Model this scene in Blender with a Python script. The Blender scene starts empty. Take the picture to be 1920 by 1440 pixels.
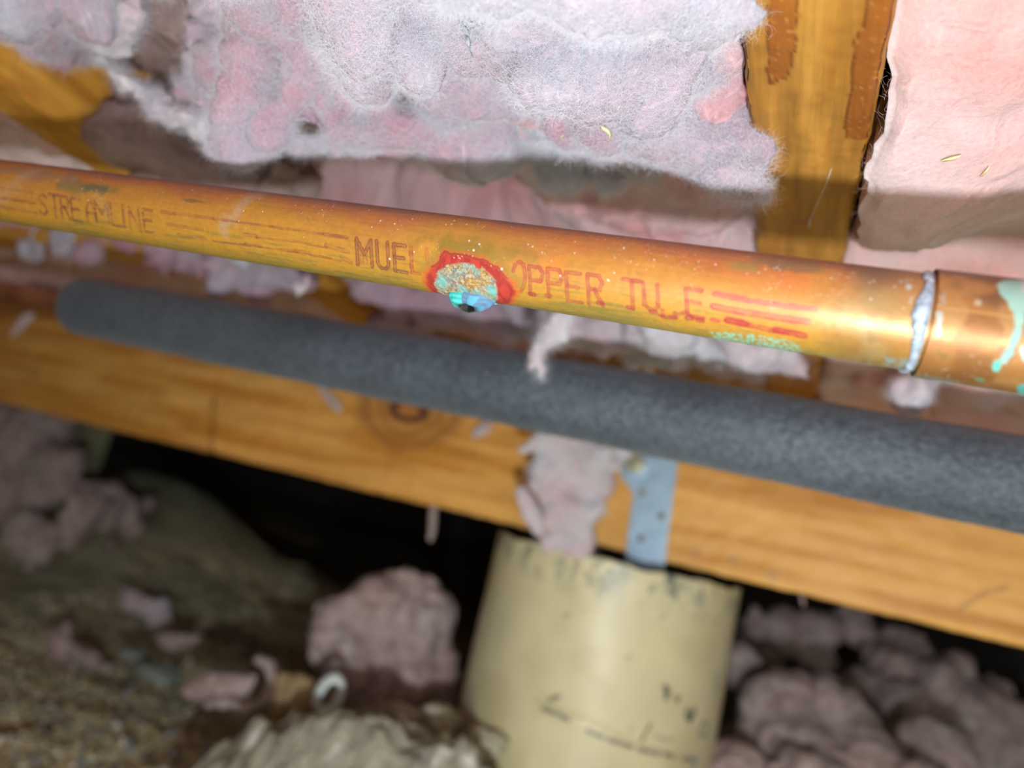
import bpy, bmesh, math
import numpy as np
from mathutils import Matrix, Vector

# ---------------------------------------------------------------- camera frame
F = 1400.0                      # focal length in pixels of the 1920x1440 frame
CX = np.array([3408., -550., 1400.]); CX /= np.linalg.norm(CX)     # world X seen from the camera
CY = np.array([517., -360., -1400.]); CY -= CX * CX.dot(CY); CY /= np.linalg.norm(CY)
CZ = np.cross(CX, CY)
R = np.vstack([CX, CY, CZ])     # camera space -> world
H = 0.30                        # camera height above the lowest dirt
EYE = np.array([0., 0., H])

def ray(px, py):
    return R @ np.array([(px - 960.) / F, (720. - py) / F, -1.])
def at(px, py, d):              # point at depth d
    return EYE + ray(px, py) * d
def atz(px, py, z):             # point on the level plane at height z above the camera
    r = ray(px, py); return EYE + r * (z / r[2])
def aty(px, py, y):
    r = ray(px, py); return EYE + r * (y / r[1])

S = bpy.context.scene
cam = bpy.data.objects.new('camera', bpy.data.cameras.new('camera'))
S.collection.objects.link(cam)
M = Matrix.Identity(4)
for i in range(3):
    for j in range(3):
        M[i][j] = R[i, j]
    M[i][3] = EYE[i]
cam.matrix_world = M
cam.data.sensor_width = 36.0
cam.data.lens = 36.0 * F / 1920.0
cam.data.clip_start = 0.01
cam.data.dof.use_dof = True
cam.data.dof.focus_distance = 0.208
cam.data.dof.aperture_fstop = 6.0
S.camera = cam

W = bpy.data.worlds.new('world'); S.world = W; W.use_nodes = True
W.node_tree.nodes['Background'].inputs[0].default_value = (0.85, 0.78, 0.78, 1)
W.node_tree.nodes['Background'].inputs[1].default_value = 0.10

def lamp(name, kind, camxyz, power, color, **kw):
    l = bpy.data.lights.new(name, kind); l.energy = power; l.color = color
    for k, v in kw.items(): setattr(l, k, v)
    o = bpy.data.objects.new(name, l); S.collection.objects.link(o)
    p = EYE + R @ np.array(camxyz)
    o.location = p
    return o
lamp('phone_torch', 'POINT', (0.010, -0.098, 0.07), 7.9, (0.93, 0.97, 1.0), shadow_soft_size=0.008)
fill = lamp('soft_fill', 'AREA', (0.1, 0.1, 1.3), 6.5, (1.0, 0.92, 0.88), shape='DISK', size=0.7)  # added soft fill behind the camera
fill.rotation_euler = M.to_euler()

vs = S.view_settings
S.display_settings.display_device = 'sRGB'
vs.view_transform = 'Standard'; vs.look = 'None'; vs.gamma = 1.0; vs.use_curve_mapping = False
vs.exposure = 0.0
S.cycles.use_denoising = True
S.cycles.max_bounces = 6; S.cycles.diffuse_bounces = 4

# ---------------------------------------------------------------- numpy noise
def _hash(ix, iy, iz, seed):
    h = (ix.astype(np.int64) * 374761393 + iy.astype(np.int64) * 668265263 + iz.astype(np.int64) * 2147483647 + seed * 974634777) & 0xffffffff
    h = ((h ^ (h >> 13)) * 1274126177) & 0xffffffff
    h = ((h ^ (h >> 16)) * 2246822519) & 0xffffffff
    return ((h ^ (h >> 15)) & 0xffffff) / float(0xffffff)
def vnoise(P, seed=0):
    P = np.asarray(P, float)
    i = np.floor(P).astype(np.int64); f = P - i; f = f * f * f * (f * (f * 6 - 15) + 10)
    r = 0
    for dx in (0, 1):
        for dy in (0, 1):
            for dz in (0, 1):
                w = (f[:, 0] if dx else 1 - f[:, 0]) * (f[:, 1] if dy else 1 - f[:, 1]) * (f[:, 2] if dz else 1 - f[:, 2])
                r = r + w * _hash(i[:, 0] + dx, i[:, 1] + dy, i[:, 2] + dz, seed)
    return r * 2 - 1
def fbm(P, scale, octaves=4, seed=0, gain=0.5):
    P = np.asarray(P, float) * scale
    r = 0; a = 1.0
    for k in range(octaves):
        r = r + a * vnoise(P + 17.3 * k, seed + k); P = P * 2.03; a *= gain
    return r
def sstep(a, b, x):
    t = np.clip((x - a) / (b - a + 1e-12), 0, 1); return t * t * (3 - 2 * t)
def lin(r, g, b):
    c = np.array([r, g, b]) / 255.0
    return np.where(c <= 0.04045, c / 12.92, ((c + 0.055) / 1.055) ** 2.4)
def mixc(C, c, t):
    return C * (1 - t[:, None]) + np.asarray(c)[None, :] * t[:, None]
def seg_dist(U, V, pts):
    d = np.full(U.shape, 1e9)
    for (a, b) in zip(pts[:-1], pts[1:]):
        ax, ay = a; bx, by = b
        dx, dy = bx - ax, by - ay; L = dx * dx + dy * dy + 1e-18
        t = np.clip(((U - ax) * dx + (V - ay) * dy) / L, 0, 1)
        d = np.minimum(d, np.hypot(U - ax - t * dx, V - ay - t * dy))
    return d
def in_poly(U, V, poly):       # signed distance, negative inside
    ins = np.zeros(U.shape, bool); n = len(poly); j = n - 1
    for i in range(n):
        xi, yi = poly[i]; xj, yj = poly[j]
        c = ((yi > V) != (yj > V)) & (U < (xj - xi) * (V - yi) / (yj - yi + 1e-18) + xi)
        ins ^= c; j = i
    d = seg_dist(U, V, list(poly) + [poly[0]])
    return np.where(ins, -d, d)

# ---------------------------------------------------------------- materials
def mat(name, rough=0.6, metal=0.0, spec=0.5, base=(0.5, 0.5, 0.5), attr=None, noise=None, bump=None, bumps=None, sheen=0.0, grain=None, sss=0.0, rmap=None, sssr=(1, .5, .5)):
    """base colour (or vertex attribute) x procedural noise variation, plus fine bumps.
       noise = (scale, colour a, colour b[, detail]); grain = stretch vector; bumps = [(scale, strength, distance, stretch)]"""
    m = bpy.data.materials.new(name); m.use_nodes = True
    nt = m.node_tree; N = nt.nodes; L = nt.links; b = N['Principled BSDF']
    b.inputs['Roughness'].default_value = rough; b.inputs['Metallic'].default_value = metal
    b.inputs['Specular IOR Level'].default_value = spec
    if sheen: b.inputs['Sheen Weight'].default_value = sheen; b.inputs['Sheen Roughness'].default_value = 0.4
    if sss:
        b.inputs['Subsurface Weight'].default_value = 1.0; b.inputs['Subsurface Scale'].default_value = sss
        b.inputs['Subsurface Radius'].default_value = sssr
    tc = N.new('ShaderNodeTexCoord')
    def coords(st):
        if not st: return tc.outputs['Object']
        mp = N.new('ShaderNodeMapping'); mp.inputs['Scale'].default_value = st; L.new(tc.outputs['Object'], mp.inputs[0]); return mp.outputs[0]
    out = None
    if attr:
        a = N.new('ShaderNodeAttribute'); a.attribute_name = attr; out = a.outputs['Color']
    if noise:
        for nz in (noise if isinstance(noise, list) else [noise]):
            sc, ca, cb = nz[:3]
            n = N.new('ShaderNodeTexNoise'); n.inputs['Scale'].default_value = sc; n.inputs['Detail'].default_value = nz[3] if len(nz) > 3 else 4
            L.new(coords(nz[5] if len(nz) > 5 else grain), n.inputs['Vector'])
            r = N.new('ShaderNodeValToRGB'); w = nz[4] if len(nz) > 4 else 0.2
            r.color_ramp.elements[0].position = 0.5 - w; r.color_ramp.elements[1].position = 0.5 + w
            r.color_ramp.elements[0].color = (*ca, 1); r.color_ramp.elements[1].color = (*cb, 1)
            L.new(n.outputs['Fac'], r.inputs[0])
            if out is None: out = r.outputs[0]
            else:
                mx = N.new('ShaderNodeMix'); mx.data_type = 'RGBA'; mx.blend_type = 'MULTIPLY'; mx.inputs[0].default_value = 1
                L.new(out, mx.inputs[6]); L.new(r.outputs[0], mx.inputs[7]); out = mx.outputs[2]
    if out is None: b.inputs['Base Color'].default_value = (*base, 1)
    else: L.new(out, b.inputs['Base Color'])
    if rmap:
        a = N.new('ShaderNodeAttribute'); a.attribute_name = rmap; L.new(a.outputs['Fac'], b.inputs['Roughness'])
        mr = N.new('ShaderNodeAttribute'); mr.attribute_name = 'metalness'; L.new(mr.outputs['Fac'], b.inputs['Metallic'])
    prev = None
    for bp in (bumps or []):
        n = N.new('ShaderNodeTexNoise'); n.inputs['Scale'].default_value = bp[0]; n.inputs['Detail'].default_value = 5
        L.new(coords(bp[3] if len(bp) > 3 else None), n.inputs['Vector'])
        bn = N.new('ShaderNodeBump'); bn.inputs['Strength'].default_value = bp[1]; bn.inputs['Distance'].default_value = bp[2]
        L.new(n.outputs['Fac'], bn.inputs['Height'])
        if prev: L.new(prev, bn.inputs['Normal'])
        prev = bn.outputs[0]
    if prev: L.new(prev, b.inputs['Normal'])
    return m

PINK = (0.47, 0.25, 0.31); WHITE = (0.44, 0.445, 0.51)
m_wool = mat('glass_wool', 1.0, noise=[(15, PINK, WHITE, 2.5, .16), (900, (.82,.82,.83), (1,1,1), 5, .25)], sss=.006, sssr=(1, .45, .42), spec=.1, bumps=[(1300, .4, .0008), (3200, .5, .0004)])
m_wool_pale = mat('glass_wool_pale', 1.0, noise=[(30, (.62,.50,.53), (.66,.67,.70), 3, .15), (420, (.82,.82,.83), (1,1,1), 5, .22)], sss=.004, sssr=(1, .5, .45), spec=.1, bumps=[(900, .4, .001)])
m_wool_rose = mat('glass_wool_rose', 1.0, noise=[(14, (.68,.37,.35), (.66,.54,.54), 2.5, .2), (700, (.85,.84,.84), (1,1,1), 5, .22)], sss=.004, sssr=(1, .6, .55), spec=.1, bumps=[(1200, .3, .0006)])
m_wool_dirty = mat('glass_wool_dirty', 1.0, noise=[(22, (.55,.40,.38), (.62,.55,.53), 4, .2), (90, (.50,.47,.45), (1,1,1), 4, .22)], sheen=.1, spec=.1, bumps=[(300, .5, .003)])
m_wool_deep = mat('glass_wool_deep', 1.0, noise=[(15, (.56,.28,.30), (.52,.42,.46), 2.5, .18), (700, (.85,.84,.84), (1,1,1), 5, .22)], sss=.004, sssr=(1, .6, .55), spec=.1, bumps=[(1200, .3, .0006)])
m_wool_shade_brown = mat('glass_wool_shade_brown', 1.0, noise=[(20, (.22,.13,.12), (.32,.24,.23), 3, .2), (700, (.8,.8,.8), (1,1,1), 5, .22)], sss=.004, sssr=(1, .5, .45), spec=.1, bumps=[(900, .4, .001)])  # dirty brown wool with the copper pipe's shadow put into its colour
m_fibre = mat('wool_fibre', .6, base=(.66, .65, .72), spec=.4)
m_fibre_shade_brown = mat('wool_fibre_shade_brown', .6, base=(.34, .27, .26), spec=.3)  # fibres darkened along with the shade in the brown wool
m_fibre_pink = mat('wool_fibre_pink', .6, base=(.66, .52, .54), spec=.4)

# ---------------------------------------------------------------- object helpers
def props(o, label=None, cat=None, group=None, kind=None):
    if label: o['label'] = label
    if cat: o['category'] = cat
    if group: o['group'] = group
    if kind: o['kind'] = kind
    return o
def empty(name, loc, label, cat, group=None):
    o = bpy.data.objects.new(name, None); o.empty_display_size = .02; S.collection.objects.link(o)
    o.location = loc; return props(o, label, cat, group)
def mesh_np(name, V, Fs, m, parent=None, origin=None, smooth=True, attrs=None):
    """V (n,3) world coordinates, Fs (k,4) or (k,3) or list of arrays"""
    V = np.asarray(V, float)
    if parent is not None: org = np.array(parent_origin(parent))
    elif origin is not None: org = np.asarray(origin, float)
    else: org = np.array([V[:, 0].mean(), V[:, 1].mean(), V[:, 2].min()])
    me = bpy.data.meshes.new(name)
    if not isinstance(Fs, list): Fs = [Fs]
    Fs = [np.asarray(f, np.int64) for f in Fs if len(f)]
    me.vertices.add(len(V)); me.vertices.foreach_set('co', (V - org).astype(np.float32).ravel())
    nl = sum(f.size for f in Fs); nf = sum(len(f) for f in Fs)
    me.loops.add(nl); me.polygons.add(nf)
    me.loops.foreach_set('vertex_index', np.concatenate([f.ravel() for f in Fs]).astype(np.int32))
    sizes = np.concatenate([np.full(len(f), f.shape[1]) for f in Fs])
    me.polygons.foreach_set('loop_start', np.concatenate([[0], np.cumsum(sizes)[:-1]]).astype(np.int32))
    me.polygons.foreach_set('use_smooth', np.full(nf, smooth))
    me.update(calc_edges=True)
    for k, a in (attrs or {}).items():
        a = np.asarray(a)
        if a.ndim == 1:
            at_ = me.attributes.new(k, 'FLOAT', 'POINT'); at_.data.foreach_set('value', a.astype(np.float32))
        else:
            at_ = me.attributes.new(k, 'FLOAT_COLOR', 'POINT')
            at_.data.foreach_set('color', np.hstack([a, np.ones((len(a), 1))]).astype(np.float32).ravel())
    me.materials.append(m)
    me.validate()
    o = bpy.data.objects.new(name, me); S.collection.objects.link(o)
    if parent is not None: o.parent = parent
    else: o.location = org
    return o
def parent_origin(p):
    q = np.array(p.location)
    while p.parent: p = p.parent; q = q + np.array(p.location)
    return q
def grid_faces(nu, nv, wrap=False):
    i = np.arange(nu - 1)[:, None]; j = np.arange(nv if wrap else nv - 1)[None, :]
    a = i * nv + j; b = i * nv + (j + 1) % nv
    return np.stack([a, b, b + nv, a + nv], -1).reshape(-1, 4)
def from_bm(name, bm, m, parent=None, smooth=False, origin=None):
    bmesh.ops.recalc_face_normals(bm, faces=bm.faces)
    me0 = bpy.data.meshes.new('t'); bm.to_mesh(me0); bm.free()
    V = np.empty(len(me0.vertices) * 3, np.float32); me0.vertices.foreach_get('co', V); V = V.reshape(-1, 3)
    org = np.array(parent_origin(parent)) if parent is not None else (np.asarray(origin) if origin is not None else np.array([V[:, 0].mean(), V[:, 1].mean(), V[:, 2].min()]))
    me0.transform(Matrix.Translation(-Vector(org)))
    me0.name = name; me0.materials.append(m)
    me0.polygons.foreach_set('use_smooth', np.full(len(me0.polygons), smooth))
    o = bpy.data.objects.new(name, me0); S.collection.objects.link(o)
    if parent is not None: o.parent = parent
    else: o.location = org
    return o
def recalc(o):
    bm = bmesh.new(); bm.from_mesh(o.data); bmesh.ops.recalc_face_normals(bm, faces=bm.faces); bm.to_mesh(o.data); bm.free()

def tube_frame(A, B):
    A = np.asarray(A, float); B = np.asarray(B, float)
    w = B - A; L = np.linalg.norm(w); w /= L
    mid = (A + B) / 2; t = EYE - mid; t -= w * t.dot(w); t /= np.linalg.norm(t)   # theta = 0 faces the lens side
    s = np.cross(w, t)
    return A, w, t, s, L
def cyl(name, A, B, r, m, parent=None, n=32, nu=2, bev=0.0, origin=None, inner=None, attrs=None):
    """closed round bar or tube wall with softened ends"""
    A, w, t, s, L = tube_frame(A, B)
    us = np.linspace(0, L, nu); prof = []
    if inner is not None: prof += [(bev * .4, inner)]
    else: prof += [(0.0, 1e-5)]
    if bev > 0:
        for k in range(6):
            a = math.pi / 2 * k / 5; prof.append((bev * (1 - math.sin(a)), r - bev * (1 - math.cos(a)) if False else r - bev + bev * math.sin(a)))
        prof[-6:] = [(bev - bev * math.cos(math.pi / 2 * k / 5), r - bev + bev * math.sin(math.pi / 2 * k / 5)) for k in range(6)]
    else: prof.append((0.0, r))
    mid = [(u, r) for u in us[1:-1]]
    end = [(L - a, b) for a, b in reversed(prof)]
    prof = prof + mid + end
    th = np.linspace(0, 2 * math.pi, n, endpoint=False)
    V = np.concatenate([A + w * u + rr * (np.cos(th)[:, None] * t + np.sin(th)[:, None] * s) for u, rr in prof])
    Fs = grid_faces(len(prof), n, True)
    if inner is not None:
        k = len(prof) - 1; j = np.arange(n)
        Fs = np.vstack([Fs, np.stack([k * n + j, k * n + (j + 1) % n, (j + 1) % n, j], 1)])
    return mesh_np(name, V, Fs, m, parent, origin)

def ray_cyl(px, py, fr, r):     # photo point -> (along, arc length) on the tube surface
    A, w, t, s, L = fr
    d = ray(px, py); o = EYE - A
    dp = d - w * d.dot(w); op = o - w * o.dot(w)
    a = dp.dot(dp); b = 2 * dp.dot(op); c = op.dot(op) - r * r
    D = b * b - 4 * a * c
    k = (-b - math.sqrt(D)) / (2 * a) if D > 0 else -b / (2 * a)
    P = o + d * k
    return (P.dot(w), r * math.atan2(P.dot(s), P.dot(t)))

# ---------------------------------------------------------------- insulation builder
def wad(name, lobes, m, label, vox=0.003, amp=(0.004, 0.0018), sc=(60, 220), fibres=0, flen=0.012, fm=None, origin=None, cat='insulation', group=None, smooth=6, parent=None, facing=True, seed=1, fr=0.000017):
    bm = bmesh.new()
    for lb in lobes:
        px, py, d, rp = lb[:4]; sx = lb[4] if len(lb) > 4 else (1, 1, 1)
        c = at(px, py, d); r = rp * d / F
        mt = Matrix.Translation(Vector(c)) @ Matrix([[R[i, j] for j in range(3)] for i in range(3)]).to_4x4() @ Matrix.Rotation(math.radians(lb[5]) if len(lb) > 5 else 0, 4, 'Z') @ Matrix.Diagonal((r * sx[0], r * sx[1], r * sx[2], 1))
        bmesh.ops.create_icosphere(bm, subdivisions=3, radius=1, matrix=mt)
    me = bpy.data.meshes.new('tmp'); bm.to_mesh(me); bm.free()
    o = bpy.data.objects.new('tmp', me); S.collection.objects.link(o)
    rm = o.modifiers.new('r', 'REMESH'); rm.mode = 'VOXEL'; rm.voxel_size = vox
    sm = o.modifiers.new('s', 'SMOOTH'); sm.iterations = smooth; sm.factor = .5
    ev = o.evaluated_get(bpy.context.evaluated_depsgraph_get()); e = ev.to_mesh()
    n = len(e.vertices); V = np.empty(n * 3, np.float32); e.vertices.foreach_get('co', V); V = V.reshape(-1, 3).astype(float)
    Nn = np.empty(n * 3, np.float32); e.vertices.foreach_get('normal', Nn); Nn = Nn.reshape(-1, 3).astype(float)
    Q = np.array([list(p.vertices) for p in e.polygons])
    ev.to_mesh_clear(); bpy.data.objects.remove(o); bpy.data.meshes.remove(me)
    V = fluff(V, Nn, amp, sc, seed)
    ob = mesh_np(name, V, Q, m, parent=parent, origin=origin)
    if parent is None: props(ob, label, cat, group)
    if fibres: add_fibres(ob, V, Nn, fibres, flen, fm or m_fibre, seed, fr)
    return ob
def fluff(V, Nn, amp, sc, seed):
    wob = np.stack([fbm(V, sc[0] * .6, 2, seed + 30 + k) for k in range(3)], 1) * amp[0]
    P = V + wob
    d = amp[0] * (1.2 * np.abs(vnoise(P * sc[0], seed)) - .5) + amp[1] * fbm(P, sc[1], 3, seed + 9)
    return P + Nn * d[:, None]
def add_fibres(ob, V, Nn, count, flen, m, seed, rad=0.000017, lift=0.0009):
    rng = np.random.default_rng(seed)
    org = parent_origin(ob)
    dirc = V - EYE; dist = np.linalg.norm(dirc, axis=1)
    c = (V - EYE) @ R                        # camera space, only the side that can be seen
    sx = 960 + F * c[:, 0] / -c[:, 2]; sy = 720 - F * c[:, 1] / -c[:, 2]
    ok = (np.einsum('ij,ij->i', dirc, Nn) < .2 * dist) & (sx > -250) & (sx < 2170) & (sy > -300) & (sy < 1500)
    idx = np.nonzero(ok)[0]
    if not len(idx): return
    w = 1 / dist[idx]; w /= w.sum()
    pick = rng.choice(idx, count, p=w)
    n = 9
    P0 = V[pick] + rng.normal(0, .0006, (count, 3)); Nk = Nn[pick]
    flow = np.stack([fbm(P0, 45, 2, 70 + k) for k in range(3)], 1)
    T = flow * 1.2 + rng.normal(0, .5, (count, 3)); T -= Nk * np.einsum('ij,ij->i', T, Nk)[:, None] * .75
    T /= np.linalg.norm(T, axis=1)[:, None] + 1e-9
    ln = flen * rng.uniform(.35, 1.3, count) / (n - 1)
    pts = np.empty((count, n, 3)); P = P0 + Nk * rng.uniform(-.0004, lift, count)[:, None]
    curl = rng.normal(0, .20, (count, 3))
    for k in range(n):
        pts[:, k] = P
        T = T + np.cross(T, curl) + rng.normal(0, .16, (count, 3)) - Nk * .04
        T /= np.linalg.norm(T, axis=1)[:, None]
        P = P + T * ln[:, None]
    cu = bpy.data.hair_curves.new('loose_fibres'); cu.add_curves([n] * count)
    cu.points.foreach_set('position', (pts - org).astype(np.float32).ravel())
    ra = cu.attributes.get('radius') or cu.attributes.new('radius', 'FLOAT', 'POINT')
    ra.data.foreach_set('value', (np.tile(np.linspace(1, .5, n), count) * rad).astype(np.float32))
    cu.materials.append(m)
    h = bpy.data.objects.new('loose_fibres', cu); S.collection.objects.link(h); h.parent = ob; h['kind'] = 'stuff'
    return h
def cling(pts, off=.003):
    return chain([(x, y, (.606 - off) / ray(x, y)[1], q) for x, y, q in pts])
def chain(pts, step=0.45):
    """(px,py,d,r) polyline -> overlapping lobes"""
    out = []
    for a, b in zip(pts[:-1], pts[1:]):
        a = np.array(a, float); b = np.array(b, float)
        n = max(1, int(np.hypot(*(b[:2] - a[:2])) / (step * min(a[3], b[3]) + 1)))
        for k in range(n): out.append(tuple(a + (b - a) * k / n))
    out.append(tuple(float(v) for v in pts[-1]))
    return out
def batt(name, x0, x1, y0, y1, z0, m, label, res=0.003, amp=0.03, sc=14, seed=3, thick=0.12, fibres=0, fm=None, hf=None, rough=1.0, skew=0.0, small=0.003, flen=.012):
    nu = int((x1 - x0) / res) + 1; nv = int((y1 - y0) / res) + 1
    gx, gy = np.meshgrid(np.linspace(x0, x1, nu), np.linspace(y0, y1, nv), indexing='ij')
    P = np.stack([gx.ravel(), gy.ravel(), np.zeros(gx.size)], 1)
    wob = np.stack([fbm(P, 18, 2, seed + 40), fbm(P, 18, 2, seed + 41), P[:, 2]], 1) * .02
    h = amp * (np.sqrt(np.abs(vnoise((P + wob) * sc, seed))) - .45) + amp * .3 * rough * (np.abs(vnoise((P + wob) * sc * 3.1, seed + 5)) - .4) + small * fbm(P, 150, 3, seed + 8)
    if hf is not None: h = h + hf(P[:, 0], P[:, 1])
    edge = np.minimum(np.minimum(P[:, 0] - x0, x1 - P[:, 0]), np.minimum(P[:, 1] - y0, y1 - P[:, 1]))
    h = h - .004 * (1 - sstep(0, .006, edge))
    V = P + np.stack([fbm(P, 120, 2, seed + 50) * .002, fbm(P, 120, 2, seed + 51) * .002, z0 - h], 1)
    V[:, 0] += skew * V[:, 1]
    Fs = grid_faces(nu, nv)[:, ::-1]
    i0 = len(V); ring = np.concatenate([np.arange(nu) * nv, (nu - 1) * nv + np.arange(1, nv), (np.arange(nu - 2, -1, -1)) * nv + nv - 1, np.arange(nv - 2, 0, -1)])
    top = V[ring].copy(); top[:, 2] = z0 + thick
    k = len(ring); j = np.arange(k)
    sides = np.stack([ring, ring[(j + 1) % k], i0 + (j + 1) % k, i0 + j], 1)
    V2 = np.vstack([V, top])
    o = mesh_np(name, V2, [Fs, sides], m)
    props(o, label, 'insulation')
    if fibres:
        Nn = np.tile([0, 0, -1.], (len(V), 1))
        Z = V[:, 2].reshape(nu, nv); dzx = np.gradient(Z, axis=0) / res; dzy = np.gradient(Z, axis=1) / res
        Nn = np.stack([dzx.ravel(), dzy.ravel(), -np.ones(len(V))], 1); Nn /= np.linalg.norm(Nn, axis=1)[:, None]
        add_fibres(o, V, Nn, fibres, flen, fm or m_fibre, seed)
    return o

# ================================================================= STRUCTURE
m_dirt = mat('dirt', .95, attr='paint', noise=[(90, (.78,.78,.76), (1.5,1.5,1.5), 6, .25)], bumps=[(160, .8, .004), (600, .6, .0015)], spec=.2)
m_ply = mat('subfloor_wood', .8, noise=(6, (.25,.13,.05), (.4,.22,.09), 6), grain=(1, 8, 8))
m_block = mat('concrete', .9, noise=(12, (.14,.13,.12), (.24,.23,.21), 6), bumps=[(80, .4, .003)])

mound_c = at(690, 1425, .50); mound2 = at(420, 1010, 1.5); pitc = at(700, 1330, .80); mound3 = at(250, 940, 1.55)
def ground_h(x, y):
    h = .015 + 0.05 * sstep(.8, 3.0, y)
    P = np.stack([x, y, np.zeros_like(x)], 1)
    h = h + .012 * fbm(P, 7, 3, 11) + .004 * fbm(P, 40, 3, 12)
    dx = (x - mound_c[0]); dy = (y - mound_c[1])
    r = np.sqrt((dx / .17) ** 2 + (dy / .085) ** 2)
    h = h + .120 * (1 - sstep(.3, 1.25, r)) * (1 + .05 * fbm(P, 30, 3, 15))
    h = h + .011 * np.abs(fbm(P, 60, 4, 18)) * (1 - sstep(1.2, 1.6, r))
    r2 = np.hypot((x - mound2[0]) / .30, (y - mound2[1]) / .28); h = h + .09 * np.exp(-r2 * r2) 
    r3 = np.hypot((x - mound3[0]) / .20, (y - mound3[1]) / .25); h = h + .13 * np.exp(-r3 * r3)
    return h
def spaced(a, b, c, d, fine, coarse):
    return np.unique(np.round(np.concatenate([np.arange(a, b, coarse), np.arange(b, c, fine), np.arange(c, d + coarse, coarse)]), 5))
gxs = spaced(-3.2, -1.0, .5, 3.2, .004, .05); gys = spaced(-.6, .3, 1.5, 4.2, .004, .05)
gx, gy = np.meshgrid(gxs, gys, indexing='ij')
gz = ground_h(gx.ravel(), gy.ravel())
P = np.stack([gx.ravel(), gy.ravel(), gz], 1)
col = mixc(np.tile(lin(196, 186, 150), (len(P), 1)), lin(152, 156, 134), sstep(-.5, .6, fbm(P, 5, 3, 21)))
grv = sstep(-.25, -.45, P[:, 0]) * sstep(1.0, .7, P[:, 1])
col = mixc(col, lin(216, 204, 160), grv * sstep(-.2, .5, fbm(P, 90, 3, 22)) * .7)
rr = np.sqrt(((P[:, 0] - mound_c[0]) / .17) ** 2 + ((P[:, 1] - mound_c[1]) / .085) ** 2)
col = mixc(col, lin(144, 142, 126), (1 - sstep(.9, 1.4, rr)) * .85)
col = mixc(col, lin(206, 208, 196), (1 - sstep(.9, 1.3, rr)) * sstep(.45, .75, fbm(P, 70, 2, 27)))
floor = mesh_np('floor', P, grid_faces(len(gxs), len(gys)), m_dirt, origin=(0, 0, 0), attrs={'paint': col}); recalc(floor)
floor['kind'] = 'structure'

def slab(name, x0, x1, y0, y1, z0, z1, m, kind='structure', parent=None):
    bm = bmesh.new(); bmesh.ops.create_cube(bm, size=1, matrix=Matrix.Translation(((x0 + x1) / 2, (y0 + y1) / 2, (z0 + z1) / 2)) @ Matrix.Diagonal((x1 - x0, y1 - y0, z1 - z0, 1)))
    o = from_bm(name, bm, m, parent)
    if kind: o['kind'] = kind
    return o
JZ = H + .132                    # underside of the joists = top of the girder
slab('ceiling', -3.2, 3.2, -.6, 4.2, JZ + .185, JZ + .205, m_ply)
slab('wall_back', -3.2, 3.2, 4.2, 4.35, -.1, JZ + .205, m_block)
slab('wall_left', -3.35, -3.2, -.6, 4.35, -.1, JZ + .205, m_block)
slab('wall_right', 3.2, 3.35, -.6, 4.35, -.1, JZ + .205, m_block)

# pebbles lying in the gravel, parts of the floor
rng = np.random.default_rng(5)
m_pebs = [mat('pebble_%s' % n, .8, noise=(60, tuple(a * .8), tuple(a * 1.15), 3)) for n, a in (('ochre', lin(160, 145, 100)), ('grey', lin(140, 145, 140)), ('white', lin(220, 225, 218)), ('tan', lin(185, 172, 138)), ('blue', lin(130, 145, 165)))]
pm = []
for k in range(15):
    bm = bmesh.new(); bmesh.ops.create_icosphere(bm, subdivisions=1, radius=1)
    for v in bm.verts: v.co *= rng.uniform(.72, 1.12); 
    bmesh.ops.scale(bm, vec=(1, rng.uniform(.6, .9), rng.uniform(.45, .7)), verts=bm.verts)
    me = bpy.data.meshes.new('pebble'); bm.to_mesh(me); bm.free(); me.materials.append(m_pebs[k % 5])
    me.polygons.foreach_set('use_smooth', np.full(len(me.polygons), True)); pm.append(me)
def pebble(x, y, r, k):
    z = float(ground_h(np.array([x]), np.array([y]))[0])
    o = bpy.data.objects.new('pebble', pm[k]); S.collection.objects.link(o); o.parent = floor
    o.location = (x, y, z + r * .2); o.scale = (r, r, r); o.rotation_euler = (rng.uniform(-.4, .4), rng.uniform(-.4, .4), rng.uniform(0, 6.28))
n = 0
while n < 285:
    px = rng.uniform(-20, 560); py = rng.uniform(1180, 1470)
    if py < 1230 + px * .22 or px > 350 and rng.random() < .6: 
        if rng.random() < .8: continue
    q = atz(px, py, -H + .02)
    k = rng.choice(15, p=np.tile([.30, .27, .10, .25, .08], 3) / 3)
    pebble(q[0], q[1], rng.uniform(.003, .0066) if k % 5 != 2 else rng.uniform(.0035, .007), k); n += 1

# finer grit between the pebbles, too many to count
ico = bmesh.new(); bmesh.ops.create_icosphere(ico, subdivisions=1, radius=1)
iv = np.array([v.co[:] for v in ico.verts]); ifc = np.array([[v.index for v in f.verts] for f in ico.faces]); ico.free()
ng = 9000
gp_x = rng.uniform(-50, 760, ng); gp_y = rng.uniform(1130, 1560, ng)
gq = np.array([atz(a, b, -H + .02) for a, b in zip(gp_x, gp_y)]); gq[:, 2] = ground_h(gq[:, 0], gq[:, 1])
gs = rng.uniform(.0008, .0030, ng) * (.6 + .4 * np.hypot(gq[:, 0], gq[:, 1]))
V = (iv[None] * (gs[:, None, None] * rng.uniform(.6, 1.2, (ng, len(iv), 1))) + gq[:, None]).reshape(-1, 3)
tints = 1.3 * np.array([lin(196, 184, 140), lin(150, 146, 124), lin(224, 224, 212), lin(110, 104, 84), lin(176, 182, 176), lin(186, 160, 110)])
cc = np.repeat(tints[rng.choice(6, ng, p=[.3, .22, .12, .14, .12, .10])], len(iv), 0)
m_grit = mat('gravel_grit', .85, attr='paint')
o = mesh_np('gravel', V, (ifc[None] + (np.arange(ng) * len(iv))[:, None, None]).reshape(-1, 3), m_grit, parent=floor, attrs={'paint': cc}, smooth=False); o['kind'] = 'stuff'

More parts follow.
